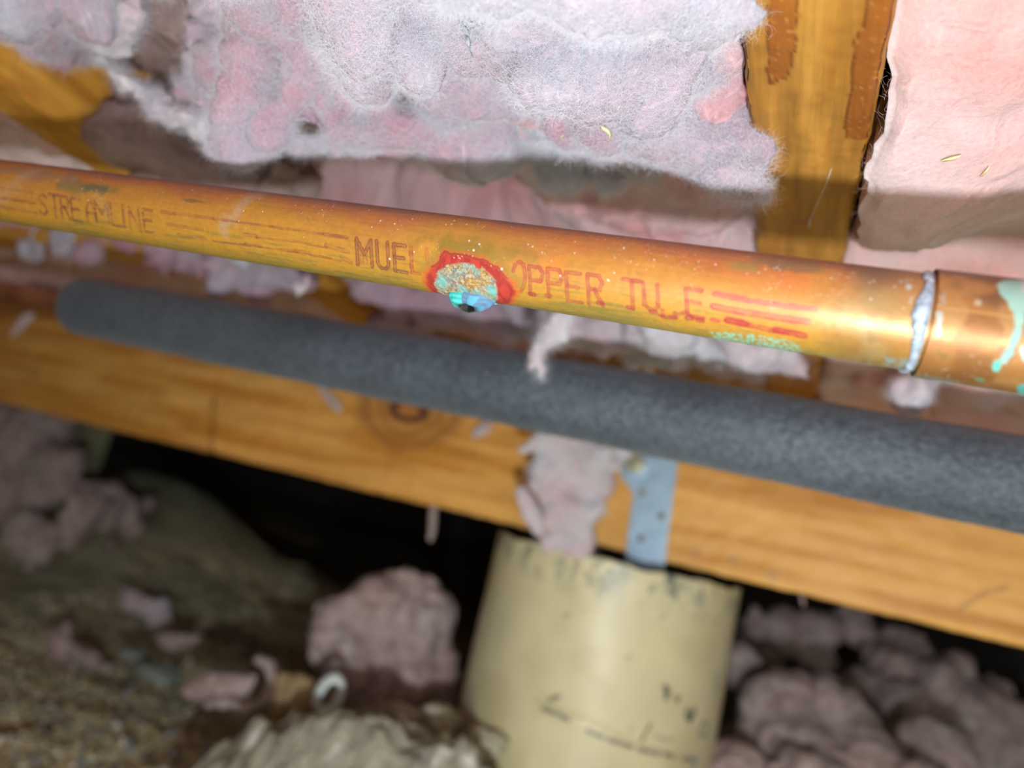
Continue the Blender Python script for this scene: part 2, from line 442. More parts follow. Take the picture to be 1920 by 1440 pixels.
# ================================================================= TIMBER
m_wood = mat('aged_fir', .55, attr='paint', noise=[(10, (.66,.58,.48), (1.12,1.10,1.08), 6, .22)], grain=(14, 1.2, 14), bumps=[(700, .35, .0008, (1, .05, 1)), (90, .3, .001, (6, .5, 6))], spec=.3)
m_woodx = mat('aged_fir_girder', .5, attr='paint', noise=[(9, (.95,.90,.84), (1.22,1.22,1.22), 4, .25)], grain=(1.5, 9, 9), bumps=[(500, .3, .001, (.05, 1, 1))], spec=.35)
def board(name, x0, x1, y0, y1, z0, z1, m, paint, res, rough=.0006, parent=None, seed=0, skew=0.0, cut=None):
    """box of sawn timber: six fine grids with slightly uneven edges"""
    Vs = []; Fs = []; off = 0
    def face(o, u, v, lu, lv):
        nonlocal off
        nu = max(2, int(lu / res[0]) + 1); nv = max(2, int(lv / res[1]) + 1)
        a, b = np.meshgrid(np.linspace(0, 1, nu), np.linspace(0, 1, nv), indexing='ij')
        Vs.append(np.asarray(o)[None] + a.ravel()[:, None] * np.asarray(u)[None] + b.ravel()[:, None] * np.asarray(v)[None]); Fs.append(grid_faces(nu, nv) + off); off += nu * nv
    X = (x1 - x0, 0, 0); Y = (0, y1 - y0, 0); Z = (0, 0, z1 - z0); lx, ly, lz = x1 - x0, y1 - y0, z1 - z0
    for o, u, v, lu, lv in (((x0, y0, z0), X, Y, lx, ly), ((x0, y0, z1), X, Y, lx, ly), ((x0, y0, z0), X, Z, lx, lz), ((x0, y1, z0), X, Z, lx, lz), ((x0, y0, z0), Y, Z, ly, lz), ((x1, y0, z0), Y, Z, ly, lz)):
        face(o, u, v, lu, lv)
    V = np.vstack(Vs); F_ = np.vstack(Fs)
    e = np.stack([np.minimum(V[:, 0] - x0, x1 - V[:, 0]), np.minimum(V[:, 1] - y0, y1 - V[:, 1]), np.minimum(V[:, 2] - z0, z1 - V[:, 2])], 1)
    C = paint(V, e)
    c = np.array([(x0 + x1) / 2, (y0 + y1) / 2, (z0 + z1) / 2])
    es = np.sort(e, 1)[:, 1]                         # distance from the nearest arris
    rnd = .0012 * (1 - sstep(0, .0022, es))
    sg = np.sign(V - c) * (e < 1e-6)
    nrm = sg / (np.linalg.norm(sg, axis=1)[:, None] + 1e-9)
    V = V - nrm * rnd[:, None] + np.stack([fbm(V, 90, 3, seed + k) for k in range(3)], 1) * rough + np.stack([fbm(V, 11, 2, seed + 5 + k) for k in range(3)], 1) * rough * 1.2
    V[:, 0] += skew * (V[:, 1] - y0)
    o = mesh_np(name, V, F_, m, parent=parent, attrs={'paint': C})
    bm = bmesh.new(); bm.from_mesh(o.data); bmesh.ops.remove_doubles(bm, verts=bm.verts, dist=1e-5); bmesh.ops.recalc_face_normals(bm, faces=bm.faces); bm.to_mesh(o.data); bm.free()
    return o

# joist overhead at the right: its underside faces the lens
jl = atz(1400, 0, .132); jr = atz(1705, 0, .132)
JX0, JX1 = jl[0], jl[0] + (jr[0] - jl[0])
jskew = (atz(1600, 460, .132)[0] - JX1) / (atz(1600, 460, .132)[1] - jr[1])
def px_on_joist(pts): return [tuple(atz(x, y, .132)[:2]) for x, y in pts]
stainL = px_on_joist([(1443, -30), (1498, -30), (1497, 40), (1492, 110), (1478, 150), (1440, 165), (1436, 140), (1446, 120), (1447, 80), (1440, 30)])
stainR = px_on_joist([(1640, -30), (1712, -40), (1690, 110), (1665, 235), (1632, 262), (1590, 262), (1586, 240), (1600, 150), (1610, 80), (1628, 20)])
def paint_joist(V, e):
    U = V[:, 0] + jskew * (V[:, 1] - 0.0) ; Yv = V[:, 1]
    C = np.tile(lin(176, 128, 56), (len(V), 1))
    g = fbm(V * np.array([1, .06, 1]), 420, 3, 4); C = C * (1 + .26 * g)[:, None]
    g2 = fbm(V * np.array([1, .1, 1]), 120, 3, 8); C = mixc(C, lin(168, 108, 40), sstep(.1, .9, g2) * .6)
    bot = V[:, 2] < JZ + .001
    Q = V * np.array([1, .6, 1])
    for poly in (stainL, stainR):
        d = in_poly(U, Yv, poly) + .0005 * fbm(Q, 420, 3, 14)
        k = (1 - sstep(-.0004, .0004, d)) * bot
        C = mixc(C, lin(152, 92, 36), k * .95)
        C = mixc(C, lin(96, 52, 14), (1 - sstep(.0001, .0005, np.abs(d))) * bot * .7)
        sp = sstep(.3, .9, vnoise(Q * 3200, 31)) * k; C = mixc(C, lin(215, 160, 90), sp * .45)
    k = sstep(.55, 1.0, fbm(Q, 160, 3, 19)) * bot * sstep(.03, .012, U - JX0) * sstep(.22, .25, Yv)
    C = mixc(C, lin(160, 105, 45), k * .7)
    return C
joist = board('floor_joist', JX0, JX1, -.25, 1.9, JZ, JZ + .184, m_wood, paint_joist, (.0008, .0012), .0005, seed=40, skew=jskew)
# shift so that the skewed underside still passes through its place at y = 0
joist.location.x += jskew * (-.25)
# thin out the top: nothing else needed
props(joist, 'yellow fir floor joist overhead with dark stain patches, right of the torn insulation', 'joist', 'floor joists')

jl2 = atz(0, 203, .132)
def paint_plain(c1, c2, seed, ax):
    def f(V, e):
        s = np.ones(3); s[ax] = .07
        C = np.tile(lin(*c1), (len(V), 1)); C = mixc(C, lin(*c2), sstep(-.3, .8, fbm(V * s, 160, 3, seed)))
        return C * (1 + .12 * fbm(V * s, 700, 2, seed + 3))[:, None]
    return f
joist2 = board('floor_joist', jl2[0], jl2[0] + .038, -.25, 1.9, JZ, JZ + .184, m_wood, paint_plain((205, 152, 62), (176, 118, 44), 60, 1), (.002, .003), .0008, seed=52, skew=-.03)
props(joist2, 'fir floor joist at the upper left, mostly covered by pink insulation', 'joist', 'floor joists')
joist2.location.x += .03 * (-jl2[1])* -1
JX2 = jl2[0]

# blocking board parallel to the girder, glimpsed through the insulation
bq = atz(240, 476, .125)
block = board('blocking_board', -.95, JX2 - .002 + .0, bq[1], bq[1] + .038, H + .128, JZ + .008, m_woodx, paint_plain((190, 140, 60), (150, 100, 40), 80, 0), (.004, .004), .001, seed=81)
props(block, 'short fir blocking board behind the copper pipe at the left', 'board')
b2 = aty(655, 540, .565)
block2 = board('blocking_board', JX2 + .04, JX0 + .02, .585, .605, H + .112, JZ + .02, m_woodx, paint_plain((172, 124, 52), (120, 82, 34), 90, 0), (.004, .004), .001, seed=91)
props(block2, 'thin wood ledger glimpsed between the insulation folds above the black foam pipe', 'board')

# girder
GY = aty(1150, 1030, .606)[1] if False else .606
g0 = at(1150, 1030, 1.0); k = GY / (ray(1150, 1030)[1]); GZ0 = H + ray(1150, 1030)[2] * k
GZ1 = JZ - .0005
def gp(x, y): q = aty(x, y, GY); return (q[0], q[2])
knot = gp(762, 782); crack = [gp(402, 740), gp(398, 790), gp(396, 850)]
def paint_girder(V, e):
    U, Z = V[:, 0], V[:, 2]
    C = np.tile(lin(224, 170, 90), (len(V), 1))
    s = np.array([.05, 1, 1])
    C = mixc(C, lin(196, 134, 52), sstep(-.4, .7, fbm(V * s, 120, 4, 101)))
    C = mixc(C, lin(238, 190, 110), sstep(.2, .9, fbm(V * np.array([.2, 1, 1]), 30, 3, 108)) * .6)
    # brown heartwood band along the upper edge on the right, wavy lower border
    hb = (GZ1 - .052 + .012 * np.sin(U * 9 + 1) + .01 * fbm(V * np.array([.5, 1, 1]), 12, 2, 105) - .05 * sstep(.05, .30, U))
    right = sstep(.02, .08, U)
    k = sstep(-.006, .008, Z - hb) * right
    C = mixc(C, lin(176, 118, 76), k * .9)
    C = mixc(C, lin(205, 160, 125), k * sstep(.3, .8, fbm(V * np.array([.15, 1, 1]), 60, 3, 106)) * .7)
    hb2 = GZ1 - .040 + .006 * np.sin(U * 14) - .028 * sstep(-.75, -.6, U) * (1 - sstep(-.42, -.28, U)) * 0
    k2 = sstep(-.004, .008, Z - hb2) * (1 - right); C = mixc(C, lin(140, 88, 42), k2 * .8)
    # knot with its brown halo of curved rings
    du = (U - knot[0]); dz = (Z - knot[1] - .012)
    rr_ = np.hypot(du / .062, dz / .047) + .08 * fbm(V, 40, 2, 109)
    kh = 1 - sstep(.88, 1.02, rr_)
    C = mixc(C, lin(158, 106, 56), kh * (.65 + .25 * np.sin(rr_ * 26)))
    rk = np.hypot((U - knot[0]) / .017, (Z - knot[1] - .006) / .008)
    C = mixc(C, lin(84, 50, 46), (1 - sstep(.6, 1.0, np.abs(rk - 1) * 2.2)) * .9)
    C = mixc(C, lin(188, 128, 66), 1 - sstep(.5, .8, rk))
    d = seg_dist(U, Z, crack) + .001 * fbm(V, 200, 2, 7)
    C = mixc(C, lin(110, 70, 30), (1 - sstep(.0008, .003, d)) * .8)
    d = seg_dist(U, Z, [gp(1800, 1140), gp(1850, 1108), gp(1890, 1100)]); C = mixc(C, lin(120, 90, 60), (1 - sstep(.0005, .002, d)) * .6)
    for x, y in ((1305, 1035), (1260, 1120), (1450, 1080), (1375, 1050)):
        q = gp(x, y); C = mixc(C, lin(150, 130, 90), (1 - sstep(.002, .006, np.hypot(U - q[0], Z - q[1]))) * .4)
    C = mixc(C, lin(120, 80, 30), (1 - sstep(-1.0, -.35, U)) * .35)
    return C
girder = board('girder_beam', -1.7, 1.1, GY, GY + .089, GZ0, GZ1, m_woodx, paint_girder, (.003, .002), .0006, seed=120)
props(girder, 'long yellow-orange timber girder with a brown knot, resting over the tan pier', 'beam')

# ================================================================= PIER + STRAP
PR = .1045
pc = aty(1157, 1043, .655); PX, PY = pc[0], pc[1]; PTOP = H + ray(1157, 1030)[2] * .655 / ray(1157, 1030)[1] - .008
PTOP = GZ0 - .008
pier = empty('concrete_pier', (PX, PY, 0.0), 'round tan form tube filled with concrete, standing in the dirt under the girder', 'pier')
m_tube = mat('waxed_form_tube', .42, attr='paint', noise=[(30, (.9,.9,.88), (1.05,1.05,1.04), 5, .25)], bumps=[(60, .12, .002)], spec=.5)
m_conc = mat('pier_concrete', .95, noise=(50, (.05,.055,.06), (.11,.12,.12), 5), bumps=[(200, .8, .003)])
nT, nZ = 720, 220
to_eye = math.atan2(-PY, -PX)
th = np.linspace(0, 2 * math.pi, nT, endpoint=False) + to_eye - math.pi
zz = np.linspace(.0, PTOP, nZ)
TT, ZZ = np.meshgrid(th, zz, indexing='ij')
def pier_uv(px, py):
    d = ray(px, py); ox, oy = -PX, -PY
    a = d[0] ** 2 + d[1] ** 2; b = 2 * (d[0] * ox + d[1] * oy); c = ox * ox + oy * oy - PR * PR
    D = max(0, b * b - 4 * a * c); k = (-b - math.sqrt(D)) / (2 * a)
    x, y = ox + d[0] * k, oy + d[1] * k
    an = (math.atan2(y, x) - (to_eye - math.pi)) % (2 * math.pi)
    return (an * PR, H + d[2] * k)
U = ((TT - (to_eye - math.pi)) * PR).ravel(); Z = ZZ.ravel()
rimn = .002 * fbm(np.stack([U, Z * 0, Z * 0], 1), 60, 3, 130)
Pv = np.stack([PX + PR * np.cos(TT).ravel(), PY + PR * np.sin(TT).ravel(), Z], 1)
C = np.tile(lin(214, 205, 164), (len(Pv), 1))
C = mixc(C, lin(205, 200, 165), sstep(-.5, .7, fbm(Pv, 14, 3, 131)) * .6)
C = mixc(C, lin(190, 180, 134), sstep(.1, .8, fbm(Pv, 25, 3, 133)) * .4)
st = sstep(PTOP - .035, PTOP - .002, Z + .006 * fbm(Pv, 60, 3, 134))
C = mixc(C, lin(150, 158, 138), st * sstep(-.2, .5, fbm(Pv, 90, 3, 136)) * .8)
C = mixc(C, lin(70, 84, 86), st * sstep(.35, .8, fbm(Pv, 160, 3, 137)) * .8)
def pstroke(pts, wd, c, a=.85):
    global C
    q = [pier_uv(*p) for p in pts]
    d = seg_dist(U, Z, q) + .0004 * fbm(Pv, 500, 2, 9)
    C = mixc(C, lin(*c), (1 - sstep(wd * .45, wd * .9, d)) * a)
INK = (58, 66, 74)
# stencilled marks near the right edge, a torn pencil line and little dents
pstroke([(1246, 1286), (1250, 1310)], .0022, INK); pstroke([(1246, 1286), (1256, 1296), (1248, 1308)], .0018, INK, .7)
pstroke([(1264, 1304), (1270, 1316), (1274, 1306), (1266, 1312)], .0018, INK, .7)
pstroke([(1288, 1330), (1286, 1345), (1294, 1352), (1300, 1340), (1302, 1328)], .0024, INK); pstroke([(1294, 1334), (1295, 1348)], .002, INK)
pstroke([(1318, 1352), (1311, 1368), (1314, 1382), (1322, 1378), (1326, 1362), (1320, 1352)], .0018, (88, 104, 118), .8)
pstroke([(1218, 1360), (1210, 1374), (1202, 1390)], .0016, (66, 76, 70), .8); pstroke([(1218, 1360), (1224, 1358)], .0012, (66, 76, 70), .6)
pstroke([(1176, 1364), (1188, 1370)], .001, (90, 98, 84), .45); pstroke([(1226, 1378), (1240, 1384), (1256, 1388), (1264, 1384)], .0012, (90, 98, 84), .6)
for a, b in (((1030, 1312), (1046, 1306)), ((1018, 1328), (1040, 1338)), ((1048, 1340), (1066, 1350)), ((1102, 1370), (1130, 1382)), ((1142, 1386), (1184, 1400)), ((1196, 1404), (1234, 1414)), ((1246, 1414), (1262, 1418)), ((1282, 1422), (1304, 1424))):
    pstroke([a, b], .0024, (78, 84, 78), .75)
for x, y in ((1058, 1156), (1240, 1158), (1045, 1080), (1068, 1086), (1098, 1080), (1148, 1090), (1249, 1112), (1280, 1100), (1175, 1235)):
    pstroke([(x, y), (x + 8, y - 4)], .0016, (92, 98, 84), .55)
pstroke([(1000, 1310), (1100, 1352), (1200, 1392), (1320, 1430)], .0009, (150, 142, 104), .5)
pstroke([(880, 1300), (885, 1345)], .010, (150, 158, 166), .45)
pstroke([(1344, 1270), (1342, 1290)], .006, (150, 160, 168), .5); pstroke([(1303, 1424), (1300, 1440)], .006, (140, 160, 165), .6)
# spiral seam is a shallow groove
seam = [pier_uv(*p) for p in ((1000, 1310), (1100, 1352), (1200, 1392), (1320, 1430))]
dd = seg_dist(U, Z, seam); rad = PR - .0006 * (1 - sstep(0, .002, dd)) + .0006 * fbm(Pv, 12, 2, 140)
Pv = np.stack([PX + rad * np.cos(TT.ravel()), PY + rad * np.sin(TT.ravel()), Z + rimn * (Z > PTOP - 1e-6)], 1)
Vt = Pv.copy()
# wall thickness: inner ring
inn = np.stack([PX + (PR - .006) * np.cos(th), PY + (PR - .006) * np.sin(th), np.full(nT, PTOP - .001)], 1)
inn2 = inn.copy(); inn2[:, 2] -= .03
i0 = len(Vt); j = np.arange(nT); jn = (j + 1) % nT
Fq = np.concatenate([np.stack([j[:, None] * nZ + np.arange(nZ - 1)[None], jn[:, None] * nZ + np.arange(nZ - 1)[None], jn[:, None] * nZ + np.arange(1, nZ)[None], j[:, None] * nZ + np.arange(1, nZ)[None]], -1).reshape(-1, 4),
     np.stack([j * nZ + nZ - 1, jn * nZ + nZ - 1, i0 + jn, i0 + j], 1), np.stack([i0 + j, i0 + jn, i0 + nT + jn, i0 + nT + j], 1)])
Cc = np.vstack([C, np.tile(lin(150, 140, 110), (2 * nT, 1))])
mesh_np('form_tube', np.vstack([Vt, inn, inn2]), Fq, m_tube, parent=pier, attrs={'paint': Cc})
# concrete core, top a little rough
rs = np.linspace(0.0005, PR - .0055, 14)
core = np.concatenate([np.stack([PX + r * np.cos(th[::8]), PY + r * np.sin(th[::8]), np.full(90, PTOP - .004)], 1) for r in rs])
core[:, 2] += .0012 * fbm(core, 80, 3, 141) 
skirt = core[-90:].copy(); skirt[:, 2] = .0
oc = mesh_np('concrete_core', np.vstack([core, skirt]), grid_faces(15, 90, True), m_conc, parent=pier); recalc(oc)

m_galv = mat('galvanised_steel', .42, noise=[(60, (.28,.42,.55), (.46,.64,.80), 5, .25)], metal=.35, bumps=[(220, .25, .0006)], spec=.6)
m_hole = mat('strap_hole_dark', .8, noise=(200, (.16,.16,.15), (.28,.27,.22)))
m_bolt = mat('bolt_zinc', .35, metal=.7, noise=(120, (.45,.45,.28), (.65,.66,.45)))
sp = [(1167, 770), (1276, 770), (1271, 872), (1262, 940), (1254, 1000), (1246, 1072), (1172, 1070), (1178, 1010), (1184, 960), (1189, 928), (1182, 914), (1168, 898), (1163, 884), (1164, 868), (1165, 850)]
strap_o = aty(1215, 1060, GY - .002)
strap = empty('post_strap', strap_o, 'blue-grey galvanised steel strap bolted to the girder above the tan pier', 'strap')
def plate(name, poly, y0, y1, m, parent, bev=.0006):
    bm = bmesh.new()
    q = [aty(x, y, y1) for x, y in poly]
    vs_ = [bm.verts.new((p[0], y1, p[2])) for p in q]; f = bm.faces.new(vs_)
    r = bmesh.ops.extrude_face_region(bm, geom=[f]); bmesh.ops.translate(bm, vec=(0, y0 - y1, 0), verts=[v for v in r['geom'] if isinstance(v, bmesh.types.BMVert)])
    bmesh.ops.bevel(bm, geom=list(bm.edges), offset=bev, segments=2, affect='EDGES')
    return from_bm(name, bm, m, parent)
plate('strap_plate', sp, GY - .0035, GY - .0002, m_galv, strap)
def disc(name, c, r, h, m, parent, n=6, ax=(0, -1, 0)):
    A = np.array(c); return cyl(name, A, A + np.array(ax) * h, r, m, parent, n=n, bev=min(r, h) * .25)
c = aty(1192, 870, GY - .0035); disc('washer', c, .0125, .0015, m_galv, strap, 24); disc('bolt_head', c + np.array([0, -.0012, 0]), .0085, .005, m_bolt, strap, 6)
for x, y in ((1204, 924), (1202, 1010), (1240, 968)):
    c = aty(x, y, GY - .0035); disc('nail_hole_disc', c, .003, .0012, m_hole, strap, 12)  # raised dark discs stand in for the strap's nail holes

# ================================================================= FOAM-COVERED PIPE
fA = at(145, 573, .525 * 1.03); fB = at(1900, 906, .320)
fdir = (fB - fA) / np.linalg.norm(fB - fA)
foam = empty('foam_covered_pipe', (fA + fdir * .25), 'pipe in thick charcoal foam insulation running below the lettered copper pipe', 'pipe')
m_foam = mat('charcoal_foam', .5, noise=[(300, (.030,.042,.056), (.10,.124,.155), 6, .28), (25, (.8,.8,.8), (1.15,1.15,1.15), 3)], bumps=[(420, .7, .0016), (1500, .6, .0006)], spec=.45, sheen=.15)
FR = .0208
A_, w_, t_, s_, L_ = tube_frame(fA, fB + fdir * .35)
nu_, nt_ = 900, 160
prof = [(0.001, .0085), (0.0, .010)] + [(.009 * (1 - math.cos(a)), FR - .009 + .009 * math.sin(a)) for a in np.linspace(.15, math.pi / 2, 10)] + [(u, FR) for u in np.linspace(.0095, L_, nu_)]
pu = np.array([p[0] for p in prof]); pr = np.array([p[1] for p in prof])
tt = np.linspace(0, 2 * math.pi, nt_, endpoint=False)
UU, TT2 = np.meshgrid(pu, tt, indexing='ij'); RR = np.repeat(pr[:, None], nt_, 1)
base = np.stack([UU.ravel(), RR.ravel() * np.cos(TT2.ravel()), RR.ravel() * np.sin(TT2.ravel())], 1)
RR = RR.ravel() + .0004 * fbm(base, 40, 3, 150) + .00018 * fbm(base, 400, 3, 152)
slit = np.abs((TT2.ravel() + math.pi) % (2 * math.pi) - math.pi - 2.4); RR = RR - .0012 * (1 - sstep(0, .05, slit)) * (UU.ravel() > .01)
Vf = A_ + w_ * UU.ravel()[:, None] + RR[:, None] * (np.cos(TT2.ravel())[:, None] * t_ + np.sin(TT2.ravel())[:, None] * s_)
of = mesh_np('foam_sleeve', Vf, grid_faces(len(prof), nt_, True), m_foam, parent=foam); recalc(of)
m_copper_dull = mat('dull_copper', .4, metal=.7, noise=(40, (.26,.09,.04), (.46,.20,.10), 4), bumps=[(200, .2, .0004)])
cyl('pipe', fA - fdir * .55 , fA + fdir * .9, .0075, m_copper_dull, parent=foam, n=32, nu=8)

# ================================================================= COPPER PIPE
CR = .01111
cA = at(0, 357, .275); cB = at(1722, 604.5, .1692)
cd = (cB - cA) / np.linalg.norm(cB - cA)
fr = tube_frame(cA - cd * .12, cA - cd * .12 + cd * .6)
A_, w_, t_, s_, _ = fr
pipe = empty('copper_pipe', A_ + w_ * .25, 'aged orange copper pipe with red lettering and a corroded burst spot', 'pipe')
m_cop = mat('aged_copper', .4, attr='paint', noise=[(900, (.90,.90,.90), (1.07,1.07,1.07), 4, .3)], bumps=[(1600, .12, .0002), (500, .12, .0002, (1, .2, .2))], spec=.45, rmap='roughness')
def cuv(px, py, r=CR): return ray_cyl(px, py, fr, r)
uL = cuv(-30, 357)[0]; uS = cuv(1746, 607)[0]     # left of the frame, solder joint
us = np.concatenate([np.linspace(0, uL, 20)[:-1], np.linspace(uL, uS + .002, 1900)])
tmax = math.radians(108)
ths = np.concatenate([np.linspace(-tmax, tmax, 250), np.linspace(tmax, 2 * math.pi - tmax, 26)[1:-1]])
UU, TH = np.meshgrid(us, ths, indexing='ij'); u = UU.ravel(); tta = TH.ravel(); v = CR * ((tta + math.pi) % (2 * math.pi) - math.pi)
# which sign of v is up in the picture?
vtop = cuv(960, 440)[1]; vbot = cuv(960, 555)[1]; sg = 1.0 if vbot > vtop else -1.0
vn = v * sg / (CR * math.pi / 2)        # -1 upper silhouette .. +1 lower silhouette
Q = np.stack([u, v, np.zeros_like(u)], 1)
# lengthwise streaks
strk = fbm(Q * np.array([.07, 1, 1]), 1400, 3, 200); blot = fbm(Q * np.array([.5, 1, 1]), 90, 4, 203); fine = fbm(Q, 900, 3, 206)
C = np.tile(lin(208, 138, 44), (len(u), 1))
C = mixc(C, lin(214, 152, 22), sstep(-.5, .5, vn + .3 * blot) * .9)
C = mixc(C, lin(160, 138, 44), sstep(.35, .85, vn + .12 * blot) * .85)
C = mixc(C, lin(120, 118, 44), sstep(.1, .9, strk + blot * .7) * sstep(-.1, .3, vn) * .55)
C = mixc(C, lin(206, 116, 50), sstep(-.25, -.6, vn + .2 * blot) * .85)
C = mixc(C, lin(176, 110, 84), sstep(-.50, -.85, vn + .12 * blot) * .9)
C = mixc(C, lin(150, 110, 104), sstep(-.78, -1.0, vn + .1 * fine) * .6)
C = C * (1 + .07 * fine + .07 * strk)[:, None]
def upx(x): return cuv(x, 357 + .1437 * x)[0]
# olive and orange blotches
for x, y, rx, ry, c, a in ((150, 350, 60, 14, (110, 112, 60), .6), (175, 352, 26, 8, (84, 96, 72), .6), (365, 377, 30, 4, (96, 90, 50), .6), (885, 462, 110, 26, (158, 122, 30), .75), (1420, 520, 120, 26, (216, 124, 52), .35), (1495, 530, 45, 34, (222, 122, 50), .5), (1040, 495, 24, 24, (236, 140, 20), .6), (1390, 500, 40, 12, (150, 140, 70), .6), (1480, 495, 70, 14, (110, 108, 78), .6), (60, 325, 90, 16, (160, 120, 100), .6)):
    p = cuv(x, y); ex = abs(cuv(x + rx, y + .1437 * rx)[0] - p[0]); ey = abs(cuv(x, y + min(ry, 12))[1] - p[1]) * ry / min(ry, 12)
    d = np.hypot((u - p[0]) / ex, (v - p[1]) / ey) + .45 * fbm(Q, 200, 3, 210)
    C = mixc(C, lin(*c), (1 - sstep(.45, 1.15, d)) * a)
# pale dusty wipes
for pts, wd, a in (([(70, 318), (25, 350), (0, 372)], .0045, .4), ([(478, 366), (440, 400), (420, 425)], .0045, .6), ([(185, 370), (200, 395)], .003, .25), ([(600, 515), (640, 522)], .001, .3)):
    d = seg_dist(u, v, [cuv(*p) for p in pts]) + .0012 * fbm(Q * np.array([1, .5, 1]), 500, 3, 212)
    C = mixc(C, lin(206, 176, 146), (1 - sstep(0, wd, d)) * a * (.6 + .4 * sstep(-.3, .4, fbm(Q, 1500, 2, 213))))
# --- print
def stroke(pts, w=3.2, c=(146, 52, 44), a=.75, wear=.1, closed=False):
    """pts in photo pixels laid onto the tube surface; w = pen width in mm*10"""
    global C
    q = [cuv(*p) for p in pts]
    if closed: q.append(q[0])
    u0 = min(p[0] for p in q) - .003; u1 = max(p[0] for p in q) + .003
    i = np.nonzero((u > u0) & (u < u1) & (np.abs(v) < CR * 1.8))[0]
    if not len(i): return
    d = seg_dist(u[i], v[i], q) + .00010 * fbm(Q[i], 1800, 2, 221)
    wd = w * 1e-4
    k = 1 - sstep(wd * .75, wd * 1.25, d)
    k = k * (.55 + .45 * sstep(wd * .2, wd * .75, d))             # ink gathers at the edge of the stroke
    k = k * (1 - wear + wear * sstep(-.35, .25, fbm(Q[i] * np.array([.35, 1, 1]), 1300, 3, 223)))
    C[i] = mixc(C[i], lin(*c), k * a)
GL = {'S': [[(1, .12), (.5, 0), (.08, .16), (.3, .42), (.75, .55), (.95, .8), (.5, 1), (0, .88)]], 'T': [[(0, 0), (1, 0)], [(.5, 0), (.5, 1)]], 'R': [[(0, 1), (0, 0), (.8, 0), (1, .22), (.8, .48), (0, .48)], [(.45, .5), (1, 1)]],
      'E': [[(1, 0), (0, 0), (0, 1), (1, 1)], [(0, .48), (.8, .48)]], 'A': [[(0, 1), (.1, .35), (.5, 0), (.9, .35), (1, 1)], [(.05, .6), (.95, .6)]], 'M': [[(0, 1), (0, 0), (.5, .55), (1, 0), (1, 1)]], 'L': [[(0, 0), (0, 1), (1, 1)]],
      'I': [[(.5, 0), (.5, 1)]], 'N': [[(0, 1), (0, 0), (1, 1), (1, 0)]], 'U': [[(0, 0), (0, .85), (.3, 1), (.7, 1), (1, .85), (1, 0)]], 'O': [[(.25, 0), (.75, 0), (1, .2), (1, .8), (.75, 1), (.25, 1), (0, .8), (0, .2), (.25, 0)]],
      'P': [[(0, 1), (0, 0), (.8, 0), (1, .2), (.8, .5), (0, .5)]], 'F': [[(1, 0), (0, 0), (0, 1)], [(0, .5), (.85, .5)]], 'C': [[(1, .2), (.7, 0), (.25, 0), (0, .2), (0, .8), (.25, 1), (.7, 1), (1, .8)]], 'B': [[(0, 0), (.8, 0), (1, .22), (.8, .47), (0, .47)], [(.8, .47), (1, .75), (.8, 1), (0, 1), (0, 0)]]}
def letter(ch, x, y, wpx, hpx, lean=.06, **kw):
    sub = kw.pop('lo', 0); hi = kw.pop('hi', 1)
    for pl in GL[ch]:
        if len(pl) == 2 or True:
            pp = []
            for (a, b), (c_, d_) in zip(pl[:-1], pl[1:]):
                for k in range(5): pp.append((a + (c_ - a) * k / 4, b + (d_ - b) * k / 4))
            seg = []
            for a, b in pp:
                if sub <= b <= hi: seg.append((x + a * wpx + b * hpx * lean, y + a * wpx * .15 + b * hpx))
                else:
                    if len(seg) > 1: stroke(seg, **kw)
                    seg = []
            if len(seg) > 1: stroke(seg, **kw)
old = dict(c=(112, 46, 44), a=.95, wear=.35, w=4.8)
for ch, x, y, wp, hp in (('S', 71, 363, 15, 38), ('T', 92, 364, 17, 44), ('R', 112, 367, 15, 42), ('E', 132, 371, 17, 42), ('A', 159, 373, 17, 42), ('M', 177, 377, 23, 40), ('L', 206, 380, 17, 42), ('I', 225, 384, 8, 42), ('N', 241, 389, 18, 42), ('E', 267, 392, 18, 42)):
    letter(ch, x, y, wp, hp, lean=.12, **dict(old, wear=.45 if x < 150 else .62, a=.88 if x < 150 else .72))
mid_ = dict(c=(136, 54, 38), a=.95, wear=.2, w=5.8)
letter('M', 668, 447, 27, 50, **mid_); letter('U', 706, 452, 20, 50, **mid_); letter('E', 738, 458, 22, 50, **mid_)
letter('L', 770, 463, 14, 48, lo=0, **dict(mid_, wear=.5, c=(178, 64, 36))); letter('L', 800, 468, 12, 46, hi=.7, **dict(mid_, c=(196, 60, 40), a=.5))
for i0_, (dx) in enumerate((7, 13, 20)): stroke([(668 + dx, 474), (669 + dx, 497)], w=3.4, c=(168, 62, 44), a=.6, wear=.3)
red = dict(c=(176, 36, 44), a=.92, wear=.28, w=4.9)
stroke([(962, 508), (966, 496), (974, 491), (981, 495), (984, 510), (984, 528), (980, 540), (976, 548)], **red)
letter('P', 992, 499, 25, 52, lo=0, **red); letter('P', 1026, 503, 27, 54, **red); letter('E', 1061, 510, 27, 54, **red); letter('R', 1101, 514, 27, 56, **red)
letter('T', 1168, 523, 32, 54, **red); letter('U', 1206, 530, 26, 48, **dict(red, lo=0)); letter('B', 1240, 545, 24, 50, lo=.72, **dict(red, wear=.5)); letter('E', 1286, 541, 30, 50, **red)
for x, y in ((1028, 554), (1125, 568), (997, 551), (1181, 576), (1225, 584), (1262, 594), (1292, 596), (1312, 600)): stroke([(x - 3, y), (x + 4, y + 1)], **dict(red, w=7, wear=.35))
stroke([(1236, 590), (1262, 594), (1285, 585), (1300, 596), (1318, 599)], **dict(red, wear=.5))
bar = dict(c=(206, 14, 62), a=.97, wear=.15, w=5.6)
stroke([(1339, 551), (1400, 563), (1470, 573), (1528, 580)], **bar); stroke([(1345, 547), (1400, 556)], **dict(bar, w=3, a=.5))
